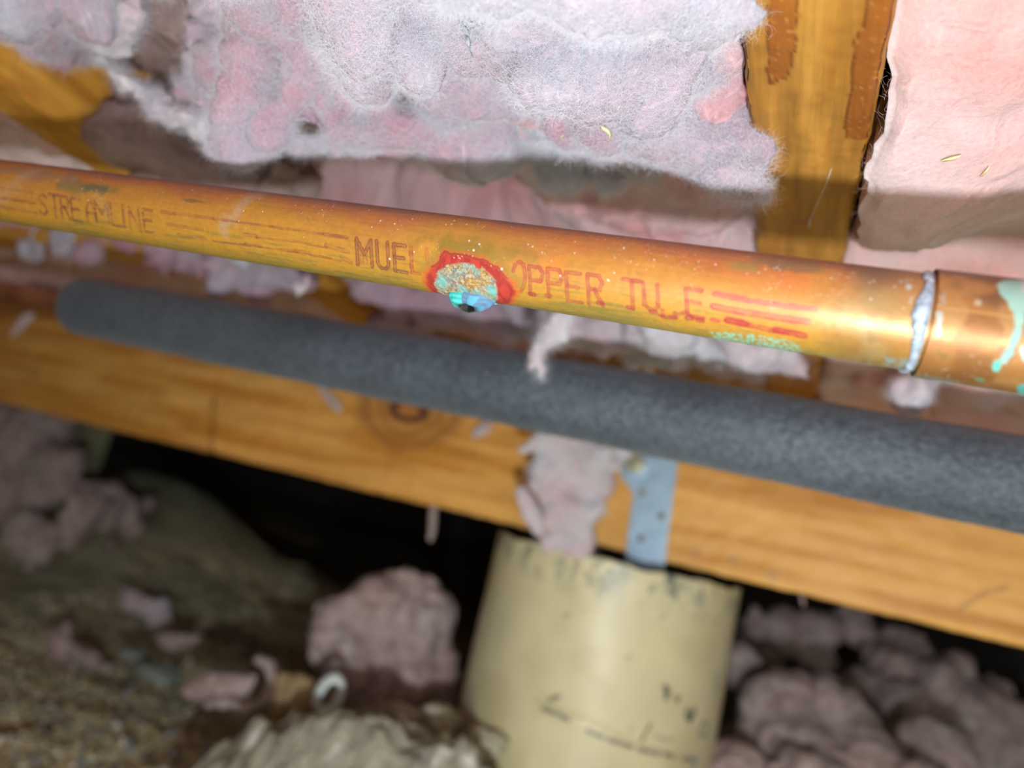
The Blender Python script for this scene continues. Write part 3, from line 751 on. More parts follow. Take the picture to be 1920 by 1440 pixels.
stroke([(1338, 575), (1400, 586), (1460, 596), (1512, 603)], **dict(bar, w=8, c=(200, 24, 50), wear=.3))
stroke([(1362, 601), (1400, 609), (1450, 620), (1510, 631)], **dict(bar, w=7, c=(190, 26, 34), wear=.5)); stroke([(1366, 600), (1396, 607)], **dict(bar, w=10, c=(186, 26, 32), wear=.3)); stroke([(1455, 618), (1506, 629)], **dict(bar, w=9, c=(186, 26, 32), wear=.3)); stroke([(1336, 600), (1346, 602)], **dict(bar, w=6, wear=.4))
for pts, w_2, a_ in (([(0, 352), (60, 361)], 5, .4), ([(0, 371), (64, 381)], 5, .85), ([(0, 387), (68, 399)], 6, .6), ([(303, 397), (340, 402), (400, 410)], 5, .6), ([(400, 410), (480, 421), (580, 435), (652, 445)], 3.4, .8), ([(590, 437), (650, 445)], 6, .5), ([(312, 420), (380, 431)], 5, .6), ([(457, 439), (480, 443)], 6, .7), ([(480, 445), (560, 454), (612, 465)], 3, .7), ([(612, 460), (652, 472)], 7, .6), ([(335, 440), (388, 450)], 5, .6), ([(400, 452), (480, 462), (575, 476), (640, 489)], 3.4, .75), ([(640, 482), (657, 492)], 8, .5), ([(460, 458), (490, 462)], 6, .6), ([(530, 468), (580, 474)], 6, .5)):
    stroke(pts, w=w_2, c=(146, 58, 46), a=a_, wear=.5)
# dark scratches along the print
for k in range(26):
    x = 640 + rng.uniform(0, 760); y = 357 + .1437 * x + rng.uniform(5, 75); l_ = rng.uniform(20, 90)
    stroke([(x, y), (x + l_, y + l_ * .155)], w=1.1, c=(96, 92, 40), a=.4, wear=.6)
for k in range(34):
    x = rng.uniform(20, 1400); y = 357 + .155 * x + rng.uniform(45, 80) * (.55 + x / 3800); l_ = rng.uniform(8, 30)
    stroke([(x, y), (x + l_, y + l_ * .15 + rng.uniform(-3, 3))], w=1.1, c=(222, 200, 110), a=.5, wear=.4)
# --- burst spot: halo, red oxide ring, pale crust, verdigris
def cr(pts): return [cuv(740 + x / 6.4, 430 + y / 6.4) for x, y in pts]
ring = cr([(600, 262), (750, 285), (930, 315), (1060, 350), (1170, 420), (1240, 440), (1310, 520), (1370, 590), (1440, 640), (1480, 740), (1440, 850), (1370, 900), (1200, 900), (600, 800), (440, 745), (370, 650), (350, 530), (470, 430), (560, 320)])
crust = cr([(640, 410), (790, 400), (960, 425), (1100, 500), (1190, 590), (1240, 690), (1250, 800), (1220, 900), (620, 800), (490, 710), (480, 610), (530, 510)])
near = (u > cuv(760, 500)[0]) & (u < cuv(1010, 500)[0]) & (np.abs(v) < CR * 1.9)
i = np.nonzero(near)[0]; ui, vi, Qi = u[i], v[i], Q[i]
dr = in_poly(ui, vi, ring) + .00035 * fbm(Qi, 500, 3, 230); dc = in_poly(ui, vi, crust) + .0005 * fbm(Qi, 600, 3, 231)
Ci = C[i]
Ci = mixc(Ci, lin(150, 122, 22), (1 - sstep(.0005, .0040, dr)) * .55 * (vi * sg < .006))
Ci = mixc(Ci, lin(230, 96, 16), (1 - sstep(-.0004, .0014, dr)) * .75)
Ci = mixc(Ci, lin(178, 36, 26), (1 - sstep(-.0012, .0002, dr)))
Ci = mixc(Ci, lin(140, 22, 26), (1 - sstep(.0, .0005, np.abs(dr + .0003))) * .8 * (vi * sg < .004))
Ci = mixc(Ci, lin(214, 62, 42), sstep(.1, .6, fbm(Qi * np.array([1, .35, 1]), 700, 3, 232)) * (dr < -.0008) * .7)
nz = fbm(Qi, 2500, 2, 233); n2 = fbm(Qi * np.array([.5, 1, 1]), 420, 3, 234)
kc = 1 - sstep(-.0004, .0003, dc)
crc = np.tile(lin(176, 160, 120), (len(i), 1))
crc = mixc(crc, lin(190, 150, 50), sstep(-.1, .5, n2)); crc = mixc(crc, lin(140, 160, 150), sstep(.0, .5, fbm(Qi, 500, 3, 235)) * .8)
crc = mixc(crc, lin(206, 200, 180), sstep(.15, .6, nz) * .6); crc = mixc(crc, lin(150, 70, 60), sstep(.2, .7, fbm(Qi, 2100, 2, 236)) * .6); crc = mixc(crc, lin(90, 80, 40), sstep(.25, .7, -nz) * .6)
for x, y, rp, a in ((572, 625, 90, .9), (1170, 735, 75, 1.), (1100, 820, 90, .8), (830, 700, 60, .9), (560, 690, 60, .5), (1000, 740, 60, .7), (980, 480, 60, .4)):
    p = cr([(x, y)])[0]; q = cr([(x + rp, y + rp * .15)])[0]
    dt = np.hypot(ui - p[0], (vi - p[1]) * .9) / abs(q[0] - p[0]) + .5 * nz
    crc = mixc(crc, lin(104, 196, 190), (1 - sstep(.3, 1.2, dt)) * a * .95)
Ci = mixc(Ci, crc[0], kc * 0); Ci = Ci * (1 - kc[:, None]) + crc * kc[:, None]
for x, y in ((720, 492), (745, 490), (770, 440), (768, 462), (505, 510), (735, 475)):
    p = cr([(x, y)])[0]; Ci = mixc(Ci, lin(20, 10, 8), 1 - sstep(.0001, .00022, np.hypot(ui - p[0], vi - p[1])))
for x, y in ((765, 320), (775, 345), (812, 325), (935, 322), (715, 340), (1160, 437), (790, 350)):
    p = cr([(x, y)])[0]; Ci = mixc(Ci, lin(255, 245, 240), 1 - sstep(.00008, .00018, np.hypot(ui - p[0], vi - p[1])))
C[i] = Ci
kcrust = np.zeros(len(u)); kcrust[i] = kc; kring = np.zeros(len(u)); kring[i] = 1 - sstep(-.0008, .0002, dr)
# --- verdigris and heat-cleaned zone near the joint
uc0 = cuv(1525, 600)[0]
zone = sstep(-.004, .012, u - uc0 + .002 * fbm(Q, 150, 2, 240))
cz = mixc(np.tile(lin(178, 150, 96), (len(u), 1)), lin(170, 122, 54), sstep(-.2, .7, fbm(Q, 110, 3, 241)))
cz = mixc(cz, lin(150, 110, 60), sstep(.1, .7, fbm(Q, 240, 3, 242)) * .6)
cz = mixc(cz, lin(120, 92, 70), sstep(-.45, -.8, vn + .3 * blot) * .8)
cz = mixc(cz, lin(196, 138, 58), sstep(cuv(1620, 630)[0], cuv(1700, 640)[0], u) * .6)
C = C * (1 - .85 * zone[:, None]) + cz * .85 * zone[:, None]
def patch(pts, c, a, rough=.0005, soft=.0005, sc=600, seed=250, thr=None):
    global C
    q = [cuv(*p) for p in pts]; d = in_poly(u, v, q) + rough * fbm(Q, sc, 3, seed)
    k = (1 - sstep(-soft, soft, d)) * a
    if thr is not None: k = k * sstep(thr, thr + .35, fbm(Q, sc * 2, 3, seed + 3))
    C = mixc(C, lin(*c), k); return k
low = sstep(.62, .95, vn + .15 * blot)
kv = low * sstep(cuv(1300, 620)[0], cuv(1380, 630)[0], u) * sstep(-.1, .35, fbm(Q, 700, 3, 255)); C = mixc(C, lin(150, 196, 160), kv * .6)
patch([(1330, 622), (1400, 626), (1470, 636), (1500, 650), (1500, 672), (1420, 660), (1340, 645)], (150, 214, 184), .9, sc=900, thr=-.35)
patch([(1688, 524), (1700, 522), (1712, 545), (1716, 575), (1708, 568), (1700, 548), (1690, 535)], (196, 204, 190), .8, thr=-.4)
patch([(1655, 668), (1725, 678), (1745, 700), (1730, 712), (1660, 698)], (150, 180, 172), .8, thr=-.4)
patch([(1640, 600), (1690, 596), (1735, 620), (1722, 670), (1690, 672), (1655, 645)], (178, 118, 22), .45)
# dust specks: mostly on the upper half
sn = vnoise(np.stack([u, v, u * 0], 1) * 2400, 260); m2 = vnoise(np.stack([u, v, u * 0], 1) * 160, 262)
k = sstep(.80, .92, sn) * sstep(.1, .5, m2) * sstep(.25, -.35, vn); C = mixc(C, lin(236, 226, 210), k * .8)
for kk in range(85):
    x = rng.uniform(0, 1720); yv = rng.random() ** 1.7; y = 303 + .1228 * x + yv * (80 + x * .03) * .9 + 3
    if x > 1240 and rng.random() < .4: y = 303 + .1228 * x + rng.uniform(3, 30)
    p = cuv(x, y); rs_ = rng.uniform(.00012, .00030) * (1 if kk % 4 else 1.4)
    ii = np.nonzero((np.abs(u - p[0]) < .001) & (np.abs(v - p[1]) < .001))[0]
    C[ii] = mixc(C[ii], lin(250, 250, 244), 1 - sstep(rs_ * .5, rs_, np.hypot(u[ii] - p[0], v[ii] - p[1])))
rmapv = .52 - .10 * zone + .35 * kcrust + .1 * (vn < -.5) - .16 * kring * (1 - kcrust)
metl = np.clip(.10 + .20 * zone - kcrust * .3 - kring * .2, 0, 1)
bc = cr([(900, 700)])[0]
db = np.hypot((u - bc[0]) / .0085, (v - bc[1]) / .006)
rad = CR + .0006 * np.exp(-db * db) + kcrust * (.00010 + .00016 * fbm(Q, 900, 3, 270)) + kring * .00005 + .00003 * fbm(Q, 300, 2, 271) + kv * .00012 * fbm(Q, 1500, 2, 272)
Vc = A_ + w_ * u[:, None] + rad[:, None] * (np.cos(tta)[:, None] * t_ + np.sin(tta)[:, None] * s_)
o = mesh_np('tube', Vc, grid_faces(len(us), len(ths), True), m_cop, parent=pipe, attrs={'paint': np.clip(C * .54 + np.array([.012, .014, .014]), 0, 1), 'roughness': rmapv, 'metalness': metl}); recalc(o)
# inner plug dark ends not visible

# torn lip of the burst: a small fish mouth opening downwards
m_lip = mat('verdigris_lip', .65, attr='paint', bumps=[(1500, .3, .0003)], spec=.3)
def local(px, py, h):           # surface point + height above it
    a, b = cuv(px, py); th_ = b / CR
    return A_ + w_ * a + (CR + h) * (math.cos(th_) * t_ + math.sin(th_) * s_)
Lc = local(884, 553, 0)         # mouth centre on the tube
down = np.array(R @ np.array([-.16, -1, .0])); down -= w_ * down.dot(w_); down /= np.linalg.norm(down)
towards = EYE - Lc; towards -= w_ * towards.dot(w_); towards -= down * towards.dot(down); towards /= np.linalg.norm(towards)
pxm = .195 / F                  # metres per photo pixel there
nL, nP = 96, 26
V = []; Cl = []
for iu in range(nP):
    f_ = iu / (nP - 1)
    for k in range(nL):
        a = 2 * math.pi * k / nL
        ca, sa = math.cos(a), math.sin(a)
        if f_ < .72:             # outer skin from the tube wall to the rim
            g_ = f_ / .72
            rx = 19 + 37 * math.sqrt(1 - g_ ** 1.7) ; ry = 8.5 + 17 * math.sqrt(1 - g_ ** 1.7)
            dn = -12 + 39.5 * g_ - 6.5 * sa * g_; ox = 4 - 12 * g_
        else:                    # turned back inside
            g_ = (f_ - .72) / .28
            rx = 18.5 - 4.5 * g_ ** .5; ry = 8.5 - 2.5 * g_ ** .5; dn = 27.5 - 6.5 * sa - 16 * g_; ox = -8
        p = Lc + w_ * (ox + rx * ca) * pxm + towards * (ry * sa - 8) * pxm + down * (dn + 2.0 * ca * 0 + ca * rx * .0) * pxm
        p = p + down * (pxm * (1.2 * math.sin(a * 5 + f_ * 4) * (f_ < .72)))
        V.append(p)
        if f_ < .70:
            s = math.sin(f_ * 34 + math.sin(a * 3) * 1.6) * .5 + .5
            c0 = lin(66, 124, 150) * (1 - s) + lin(88, 98, 128) * s
            if f_ < .18: c0 = lin(60, 76, 74)
            if ca < -.25: c0 = lin(72, 184, 182) * (.6 + .4 * s)
            if .1 < ca < .5 and f_ > .3: c0 = lin(76, 140, 164)
        elif f_ < .76: c0 = lin(60, 64, 62)
        else: c0 = lin(12, 14, 14)
        Cl.append(c0)
V = np.array(V); V += np.stack([fbm(V, 700, 3, 280 + k) for k in range(3)], 1) * .00012
o = mesh_np('torn_lip', V, grid_faces(nP, nL, True), m_lip, parent=pipe, attrs={'paint': np.array(Cl)}); o['label'] = 'turquoise torn lip of the burst with a dark slit'
# ragged ridge right of the lip
V = []; Cl = []
ridge = [(858, 549, 2.0), (872, 548, 2.6), (888, 549, 3.2), (902, 554, 4.0), (914, 561, 4.4), (924, 566, 3.4), (934, 571, 1.2)]
rp_ = []
for a, b in zip(ridge[:-1], ridge[1:]):
    for k in range(8): rp_.append(tuple(np.array(a) + (np.array(b) - np.array(a)) * k / 8))
for q in rp_:
    c0 = local(q[0], q[1], .0002); rr2 = q[2] * pxm
    n_ = c0 - (A_ + w_ * (c0 - A_).dot(w_)); n_ /= np.linalg.norm(n_); tn = np.cross(w_, n_)
    for k in range(14):
        a = 2 * math.pi * k / 14; V.append(c0 + n_ * math.cos(a) * rr2 * .8 + tn * math.sin(a) * rr2); Cl.append(lin(84, 186, 180) if (k + int(q[0] / 6)) % 5 else lin(90, 130, 160))
V = np.array(V); V += np.stack([fbm(V, 900, 3, 290 + k) for k in range(3)], 1) * .00022
o = mesh_np('verdigris_ridge', V, grid_faces(len(rp_), 14, True), m_lip, parent=pipe, attrs={'paint': np.array(Cl)}); o['label'] = 'bright turquoise corrosion ridge'; recalc(o)

# coupling: wider sleeve on the right
KR = CR * 1.105
us2 = np.concatenate([[uS + .0009, uS + .0004, uS + .0001], np.linspace(uS, uS + .07, 520), [uS + .25]])
rad_p = np.concatenate([[CR * .99, CR * 1.03, KR - .0003], np.full(521, KR)])
UU, TH = np.meshgrid(us2, ths, indexing='ij'); u2 = UU.ravel(); v2 = KR * ((TH.ravel() + math.pi) % (2 * math.pi) - math.pi); rr3 = np.repeat(rad_p, len(ths))
Q2 = np.stack([u2, v2, u2 * 0], 1); vn2 = v2 * sg / (KR * math.pi / 2)
def kuv(px, py): return ray_cyl(px, py, fr, KR)
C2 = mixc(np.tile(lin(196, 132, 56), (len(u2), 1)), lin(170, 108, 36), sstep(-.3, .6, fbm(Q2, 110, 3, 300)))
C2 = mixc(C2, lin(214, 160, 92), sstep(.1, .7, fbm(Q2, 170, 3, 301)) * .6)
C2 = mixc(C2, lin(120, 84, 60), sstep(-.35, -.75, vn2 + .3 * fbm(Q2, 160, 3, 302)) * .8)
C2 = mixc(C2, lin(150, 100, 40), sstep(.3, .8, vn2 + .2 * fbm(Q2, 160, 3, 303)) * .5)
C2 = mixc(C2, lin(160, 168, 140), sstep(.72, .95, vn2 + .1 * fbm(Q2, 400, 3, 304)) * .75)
def k6(pts): return [kuv(1500 + x / 4.5, 460 + y / 4.5) for x, y in pts]
def patch2(pts, c, a, rough=.0004, sc=500, seed=310, soft=.0003, thr=None):
    global C2
    d = in_poly(u2, v2, k6(pts)) + rough * fbm(Q2, sc, 3, seed); k = (1 - sstep(-soft, soft, d)) * a
    if thr is not None: k = k * sstep(thr, thr + .3, fbm(Q2, sc * 2, 3, seed + 2))
    C2 = mixc(C2, lin(*c), k); return k
kb = patch2([(1660, 330), (1720, 300), (1890, 300), (2000, 330), (2000, 560), (1890, 560), (1870, 700), (1800, 880), (1730, 1000), (1695, 985), (1760, 830), (1815, 680), (1800, 560), (1740, 470), (1690, 430)], (168, 226, 214), .9)
patch2([(1850, 300), (2000, 290), (2000, 420), (1880, 400)], (222, 224, 218), .8)
kb2 = patch2([(1640, 980), (1690, 965), (1700, 1020), (1670, 1070), (1630, 1060), (1618, 1020)], (96, 222, 206), .95, rough=.0001)
patch2([(1870, 870), (1910, 860), (1910, 980), (1880, 970)], (150, 222, 214), .9)
patch2([(1840, 1200), (1890, 1170), (1960, 1180), (1960, 1270), (1850, 1260)], (96, 222, 206), .95)
patch2([(1150, 560), (1195, 560), (1200, 640), (1185, 760), (1150, 775), (1140, 700)], (206, 214, 206), .85)
patch2([(1180, 400), (1215, 390), (1215, 560), (1180, 520)], (200, 206, 196), .6, thr=-.2)
patch2([(1010, 1080), (1300, 1150), (1300, 1185), (1010, 1130)], (140, 168, 160), .7, thr=-.3)
patch2([(1480, 1120), (1560, 1120), (1560, 1145), (1500, 1145)], (110, 200, 160), .7); patch2([(1640, 1120), (1680, 1120), (1670, 1150), (1645, 1145)], (150, 205, 170), .7)
patch2([(1160, 890), (1250, 930), (1240, 970), (1190, 950)], (130, 120, 60), .6); patch2([(1480, 455), (1530, 465), (1520, 505), (1480, 500)], (226, 220, 180), .7)
d = seg_dist(u2, v2, k6([(1210, 528), (1500, 565), (1800, 605)])); C2 = mixc(C2, lin(240, 190, 110), (1 - sstep(.00008, .00028, d)) * .7)
C2 = mixc(C2, lin(240, 230, 214), sstep(.80, .92, vnoise(Q2 * 2000, 320)) * sstep(.1, .5, vnoise(Q2 * 150, 321)) * .7)
rr3 = rr3 + (kb + kb2) * .00015 + .00004 * fbm(Q2, 200, 2, 322)
V2 = A_ + w_ * u2[:, None] + rr3[:, None] * (np.cos(TH.ravel())[:, None] * t_ + np.sin(TH.ravel())[:, None] * s_)
o = mesh_np('coupling', V2, grid_faces(len(us2), len(ths), True), m_cop, parent=pipe, attrs={'paint': np.clip(C2 * .44 + .012, 0, 1), 'roughness': .48 + .35 * np.clip(kb + kb2, 0, 1), 'metalness': np.clip(.4 - (kb + kb2), 0, 1)}); recalc(o)
# solder bead
m_solder = mat('solder', .55, metal=.15, noise=[(500, (.14,.18,.23), (.34,.41,.50), 4, .25)], bumps=[(900, .6, .0005)], spec=.6)
V = []
def interp(x, xs, ys): return float(np.interp(x, xs, ys))
for k, tq in enumerate(np.linspace(-math.pi, math.pi, 300, endpoint=False)):
    vv = sg * tq * CR / (CR * math.pi / 2)       # -2..2, picture top = -1
    wid = interp(vv, [-2, -1.05, -.8, -.55, -.3, -.12, .15, .5, .8, 1.05, 2], [.0006, .0008, .0024, .0016, .0030, .0036, .0024, .0014, .0016, .0026, .0006])
    hgt = .00025 + wid * .22
    for a in np.linspace(0, math.pi, 10):
        uu = uS - .0005 - wid / 2 + math.cos(a) * wid / 2; hh = math.sin(a) * hgt - .00005
        th_ = tq
        V.append((uu, hh, th_))
V = np.array(V); nb = fbm(np.stack([V[:, 0], V[:, 2] * CR, V[:, 0] * 0], 1), 700, 3, 330)
uu = V[:, 0] - np.abs(nb) * .0005 * (V[:, 1] > .00006); hh = V[:, 1] + nb * .00012 * (V[:, 1] > .00006)
Pb = A_ + w_ * uu[:, None] + (CR + hh)[:, None] * (np.cos(V[:, 2])[:, None] * t_ + np.sin(V[:, 2])[:, None] * s_)
Fb = grid_faces(300, 10); last = np.stack([299 * 10 + np.arange(9), 299 * 10 + np.arange(1, 10), np.arange(1, 10), np.arange(9)], 1)
o = mesh_np('solder_bead', Pb, np.vstack([Fb, last]), m_solder, parent=pipe); o['label'] = 'uneven silver-grey solder ring'; recalc(o)

# ================================================================= INSULATION
# torn front wad between the two joists, hanging a little below them
front = [(480, 70, .265, 95), (560, 40, .24, 100), (600, 150, .265, 85), (470, 215, .285, 85), (540, 235, .272, 45), (700, 110, .235, 100), (690, 215, .265, 90), (640, 290, .292, 55), (840, 60, .22, 110), (900, 170, .25, 105), (820, 240, .275, 80), (930, 250, .276, 85),
         (1030, 80, .222, 115), (1080, 190, .25, 100), (1010, 290, .285, 60), (1150, 250, .27, 85), (1120, 300, .275, 40, (1.6, .7, 1)), (1205, 90, .22, 100), (1230, 190, .242, 80), (1255, 60, .222, 82), (1305, 150, .245, 78), (1335, 235, .243, 68), (1362, 300, .236, 52), (1388, 345, .238, 34), (1408, 368, .24, 16), (440, 160, .28, 60), (410, 120, .28, 45),
         (700, -20, .215, 130), (900, -60, .19, 130), (1100, -60, .19, 130), (1205, -50, .19, 95), (500, -60, .225, 110)]
jr_ = np.random.default_rng(77); front = [(a, b, d + (jr_.uniform(-.014, .014) if a < 1190 else 0), r_) for a, b, d, r_, *_x in front]
big = wad('torn_insulation_wad', front, m_wool, 'bright fluffy pink-white insulation wad torn open between the two joists', vox=.0016, amp=(.012, .0016), sc=(30, 190), fibres=190000, flen=.0065, smooth=8, seed=2)
# tattered pale strip at the upper left
strip = chain([(165, 118, .33, 7), (215, 142, .325, 12), (270, 172, .318, 16), (320, 205, .31, 18), (370, 228, .305, 24), (420, 250, .30, 30)]) + chain([(250, 20, .30, 26), (235, 60, .31, 24), (215, 90, .315, 18), (180, 88, .32, 12)]) + chain([(232, 75, .31, 20), (222, 115, .318, 8)])
wad('insulation_tatter', strip, m_wool_pale, 'tattered white strip of insulation crossing in front of the dark gap, upper left', vox=.0014, amp=(.0035, .002), sc=(120, 300), fibres=9000, flen=.008, seed=4)
ul = [(60, 30, .31, 80), (140, 20, .30, 60), (20, -30, .29, 90), (110, 80, .335, 45), (70, 150, .375, 38), (110, 170, .372, 32), (300, -30, .29, 40), (200, -20, .30, 60), (385, 20, .285, 40), (375, 140, .305, 34), (385, 80, .30, 34), (410, 200, .30, 45), (350, 185, .315, 24), (160, 60, .36, 70)]
wad('insulation_tuft_bank', ul, m_wool, 'dusky pink insulation bank in the top left corner above the left joist', vox=.002, amp=(.007, .0022), sc=(60, 200), fibres=30000, flen=.007, seed=6)
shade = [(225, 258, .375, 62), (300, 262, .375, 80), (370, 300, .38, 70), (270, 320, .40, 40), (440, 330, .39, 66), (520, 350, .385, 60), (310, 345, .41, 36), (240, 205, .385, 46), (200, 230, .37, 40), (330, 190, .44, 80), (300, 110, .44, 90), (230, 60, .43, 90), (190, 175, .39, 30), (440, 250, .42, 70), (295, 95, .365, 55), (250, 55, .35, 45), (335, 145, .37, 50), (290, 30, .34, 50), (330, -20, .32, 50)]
wad('insulation_fold', shade, m_wool_shade_brown, 'brownish-pink insulation fold with shade in its colour, lying over the left joist', vox=.0028, amp=(.008, .002), sc=(45, 180), fibres=5000, seed=8, fm=m_fibre_shade_brown)
# the batts above, one per bay
JXa = JX2 + .045
batt('insulation_batt', JXa, JX0 - .004, -.12, 1.6, JZ + .012, m_wool_deep, 'pink insulation batt behind the torn wad, between the left and right joists', amp=.020, sc=16, seed=5, res=.0028, fibres=40000, flen=.008, hf=lambda x, y: -.06 * (1 - sstep(-.20, -.12, x)) * (1 - sstep(.36, .42, y)))
def hf_r(x, y): return -.010 * (1 - sstep(.16, .22, y)) * (1 - sstep(.0, .05, x - JX1)) + -.004 - .010 * np.exp(-((y - .33 - .1 * (x - JX1)) / .05) ** 2) + .012 * np.exp(-((y - .26) / .03) ** 2)
batt('insulation_batt', JX1 + .001, .395, -.12, 1.6, JZ + .0015, m_wool_rose, 'smooth rosy insulation batt right of the stained joist', amp=.026, sc=10, seed=12, res=.0022, fibres=60000, flen=.006, rough=.35, skew=jskew, hf=hf_r, fm=m_fibre_pink, small=.0009)
batt('insulation_batt', -.95, JX2 - .004, -.12, 1.6, JZ + .012, m_wool_rose, 'pink insulation batt left of the left joist, above the copper pipe end', amp=.022, sc=12, seed=14, res=.004)

# bunches between the copper pipe and the foam pipe
mid = [(300, 470, .56, 42), (250, 440, .58, 34), (200, 475, .60, 30), (360, 480, .55, 40), (430, 505, .53, 42), (500, 520, .53, 40), (560, 520, .54, 32), (380, 420, .50, 60), (480, 440, .48, 60), (120, 455, .60, 34), (60, 460, .62, 30)]
wad('insulation_bunch', mid, m_wool, 'blurred white insulation bunch below the copper pipe at the left', vox=.004, amp=(.008, .003), sc=(50, 160), seed=20)
mid2 = [(700, 520, .52, 50), (760, 550, .53, 52), (830, 570, .53, 46), (900, 590, .52, 44), (950, 600, .52, 48), (720, 600, .56, 38), (800, 610, .57, 30), (1000, 590, .50, 42)]
wad('insulation_bunch', mid2, m_wool, 'pink insulation bunch just below the burst spot of the copper pipe', vox=.004, amp=(.008, .003), sc=(50, 160), seed=22)
mid3 = [(1110, 605, .48, 46), (1160, 620, .47, 40), (1220, 635, .46, 46), (1290, 640, .45, 44), (1340, 645, .43, 40), (1240, 600, .44, 60), (1120, 650, .50, 22), (1200, 660, .49, 26)]
wad('insulation_bunch', mid3, m_wool_pale, 'brownish-white insulation bunch under the printed word of the copper pipe', vox=.0035, amp=(.007, .003), sc=(60, 180), seed=24)
mid4 = chain([(1370, 640, .40, 30), (1430, 665, .40, 34), (1480, 690, .40, 26), (1500, 705, .40, 14)]) + chain([(1390, 660, .40, 20), (1420, 690, .40, 12), (1425, 722, .40, 5)]) + [(1350, 690, .41, 12)]
wad('insulation_tuft', mid4, m_wool_pale, 'dangling white insulation tuft left of the joist, under the red bars', vox=.002, amp=(.004, .0015), sc=(80, 250), fibres=1500, seed=26)
wisp = chain([(1062, 585, .34, 15), (1045, 612, .345, 17), (1022, 645, .35, 17), (1003, 672, .355, 13), (1000, 685, .355, 8)]) + chain([(1010, 665, .352, 10), (1018, 690, .355, 9), (1020, 704, .356, 6)])
wad('insulation_wisp', wisp, m_wool_pale, 'thin pale wisp hanging in front of the black foam pipe', vox=.0013, amp=(.0025, .0012), sc=(120, 300), fibres=3500, flen=.006, smooth=3, seed=28)
rt = [(1695, 735, .36, 30), (1720, 745, .36, 26), (1680, 745, .36, 22), (1705, 705, .36, 20)] + chain([(1720, 722, .36, 16), (1770, 722, .37, 8)])
wad('insulation_tuft', rt, m_wool_pale, 'round pale insulation tuft hanging just below the solder joint', vox=.0018, amp=(.003, .0015), sc=(90, 250), fibres=2500, flen=.006, seed=30)
rsh = [(1640, 690, .50, 50), (1560, 650, .52, 30), (1800, 760, .47, 60), (1880, 770, .46, 70), (1960, 780, .45, 70), (1740, 690, .46, 60), (1850, 700, .42, 70), (1950, 720, .42, 70)]
wad('insulation_roll', rsh, m_wool_rose, 'shaded reddish insulation roll between coupling and foam pipe at the right edge', vox=.004, amp=(.006, .002), sc=(40, 150), seed=32)
# wad spilling over the girder onto the pier
sp_ = [(1035, 825, .555, 46, (1, .8, .7)), (1080, 850, .555, 52), (1040, 880, .555, 46), (1100, 890, .56, 42), (1050, 935, .56, 50), (1090, 950, .56, 42), (1060, 985, .56, 40), (1075, 1010, .56, 26), (1125, 855, .558, 44), (1150, 835, .56, 34), (1120, 910, .565, 34), (1040, 1020, .56, 18)]
spill = wad('insulation_spill', sp_, m_wool_pale, 'pale pink insulation wad spilling down the girder onto the pier beside the strap', vox=.0025, amp=(.007, .002), sc=(60, 180), seed=34, fibres=4000)
wad('insulation_tuft', chain([(978, 925, .545, 11), (992, 950, .545, 18), (1008, 985, .545, 20), (1010, 1000, .545, 14)]), m_wool_pale, 'white finger-shaped tuft at the left of the insulation spill', vox=.002, amp=(.002, .001), seed=36)
wad('insulation_tuft', chain([(980, 845, .55, 10), (998, 835, .55, 14), (1006, 822, .55, 12)]), m_wool_pale, 'small white tuft under the foam pipe, left of the insulation spill', vox=.002, amp=(.002, .001), seed=37)
wad('insulation_tuft', cling([(600, 728, 6), (618, 745, 9), (636, 768, 8)]), m_wool_pale, 'thin white tuft stuck on the girder left of the knot', vox=.002, amp=(.0018, .001), seed=38)
wad('insulation_tuft', cling([(892, 818, 8), (905, 806, 13), (918, 800, 8)]), m_wool_pale, 'tiny white tuft on the girder right of the knot', vox=.002, amp=(.0018, .001), seed=39)
wad('insulation_tuft', cling([(60, 590, 6), (40, 605, 9), (22, 628, 5)]), m_wool_pale, 'slanting white tuft on the girder at the far left', vox=.002, amp=(.0015, .001), seed=41)
wad('insulation_wisp', chain([(575, 520, .45, 6), (572, 545, .45, 5)]) + chain([(555, 530, .45, 7), (560, 552, .45, 5)]), m_wool_pale, 'short forked pale wisp above the middle of the foam pipe', vox=.0015, amp=(.0012, .0008), seed=42)
wad('insulation_wisp', chain([(816, 925, .72, 9), (815, 955, .70, 9), (812, 985, .70, 9), (806, 1010, .70, 6)]), m_wool_dirty, 'grey wisp hanging from the underside of the girder left of the pier', vox=.002, amp=(.0015, .001), seed=43)
wad('insulation_wisp', chain([(1500, 1095, .62, 5), (1505, 1125, .62, 5), (1508, 1150, .62, 3)]), m_wool_dirty, 'thin grey wisp under the girder right of the pier', vox=.0018, amp=(.001, .0008), seed=44)

# fallen pieces on the dirt
def drop(o, sink=.004):          # rest on the dirt
    return o
lf = [(60, 840, 1.25, 75), (20, 780, 1.25, 60), (90, 800, 1.25, 45), (120, 900, 1.2, 60), (40, 930, 1.2, 55), (170, 960, 1.15, 45), (140, 985, 1.15, 34), (200, 940, 1.18, 40), (30, 990, 1.12, 34), (60, 1000, 1.12, 24), (150, 870, 1.2, 40), (230, 970, 1.2, 34), (250, 960, 1.25, 30), (30, 880, 1.25, 80), (190, 1040, 1.18, 20), (60, 1040, 1.12, 20)]
wad('fallen_insulation', lf, m_wool_dirty, 'large dim pink insulation heap on the dirt at the far left, under the girder', vox=.009, amp=(.02, .006), sc=(22, 80), seed=50)
ch = [(a, b, d * .88, c_) for a, b, d, c_ in [(640, 1190, .80, 75), (720, 1150, .82, 80), (770, 1180, .82, 75), (680, 1250, .80, 70), (770, 1270, .81, 75), (620, 1160, .80, 45), (750, 1110, .83, 48), (800, 1120, .83, 38), (800, 1240, .82, 50), (640, 1290, .79, 50), (720, 1320, .79, 50), (800, 1320, .80, 40)]]
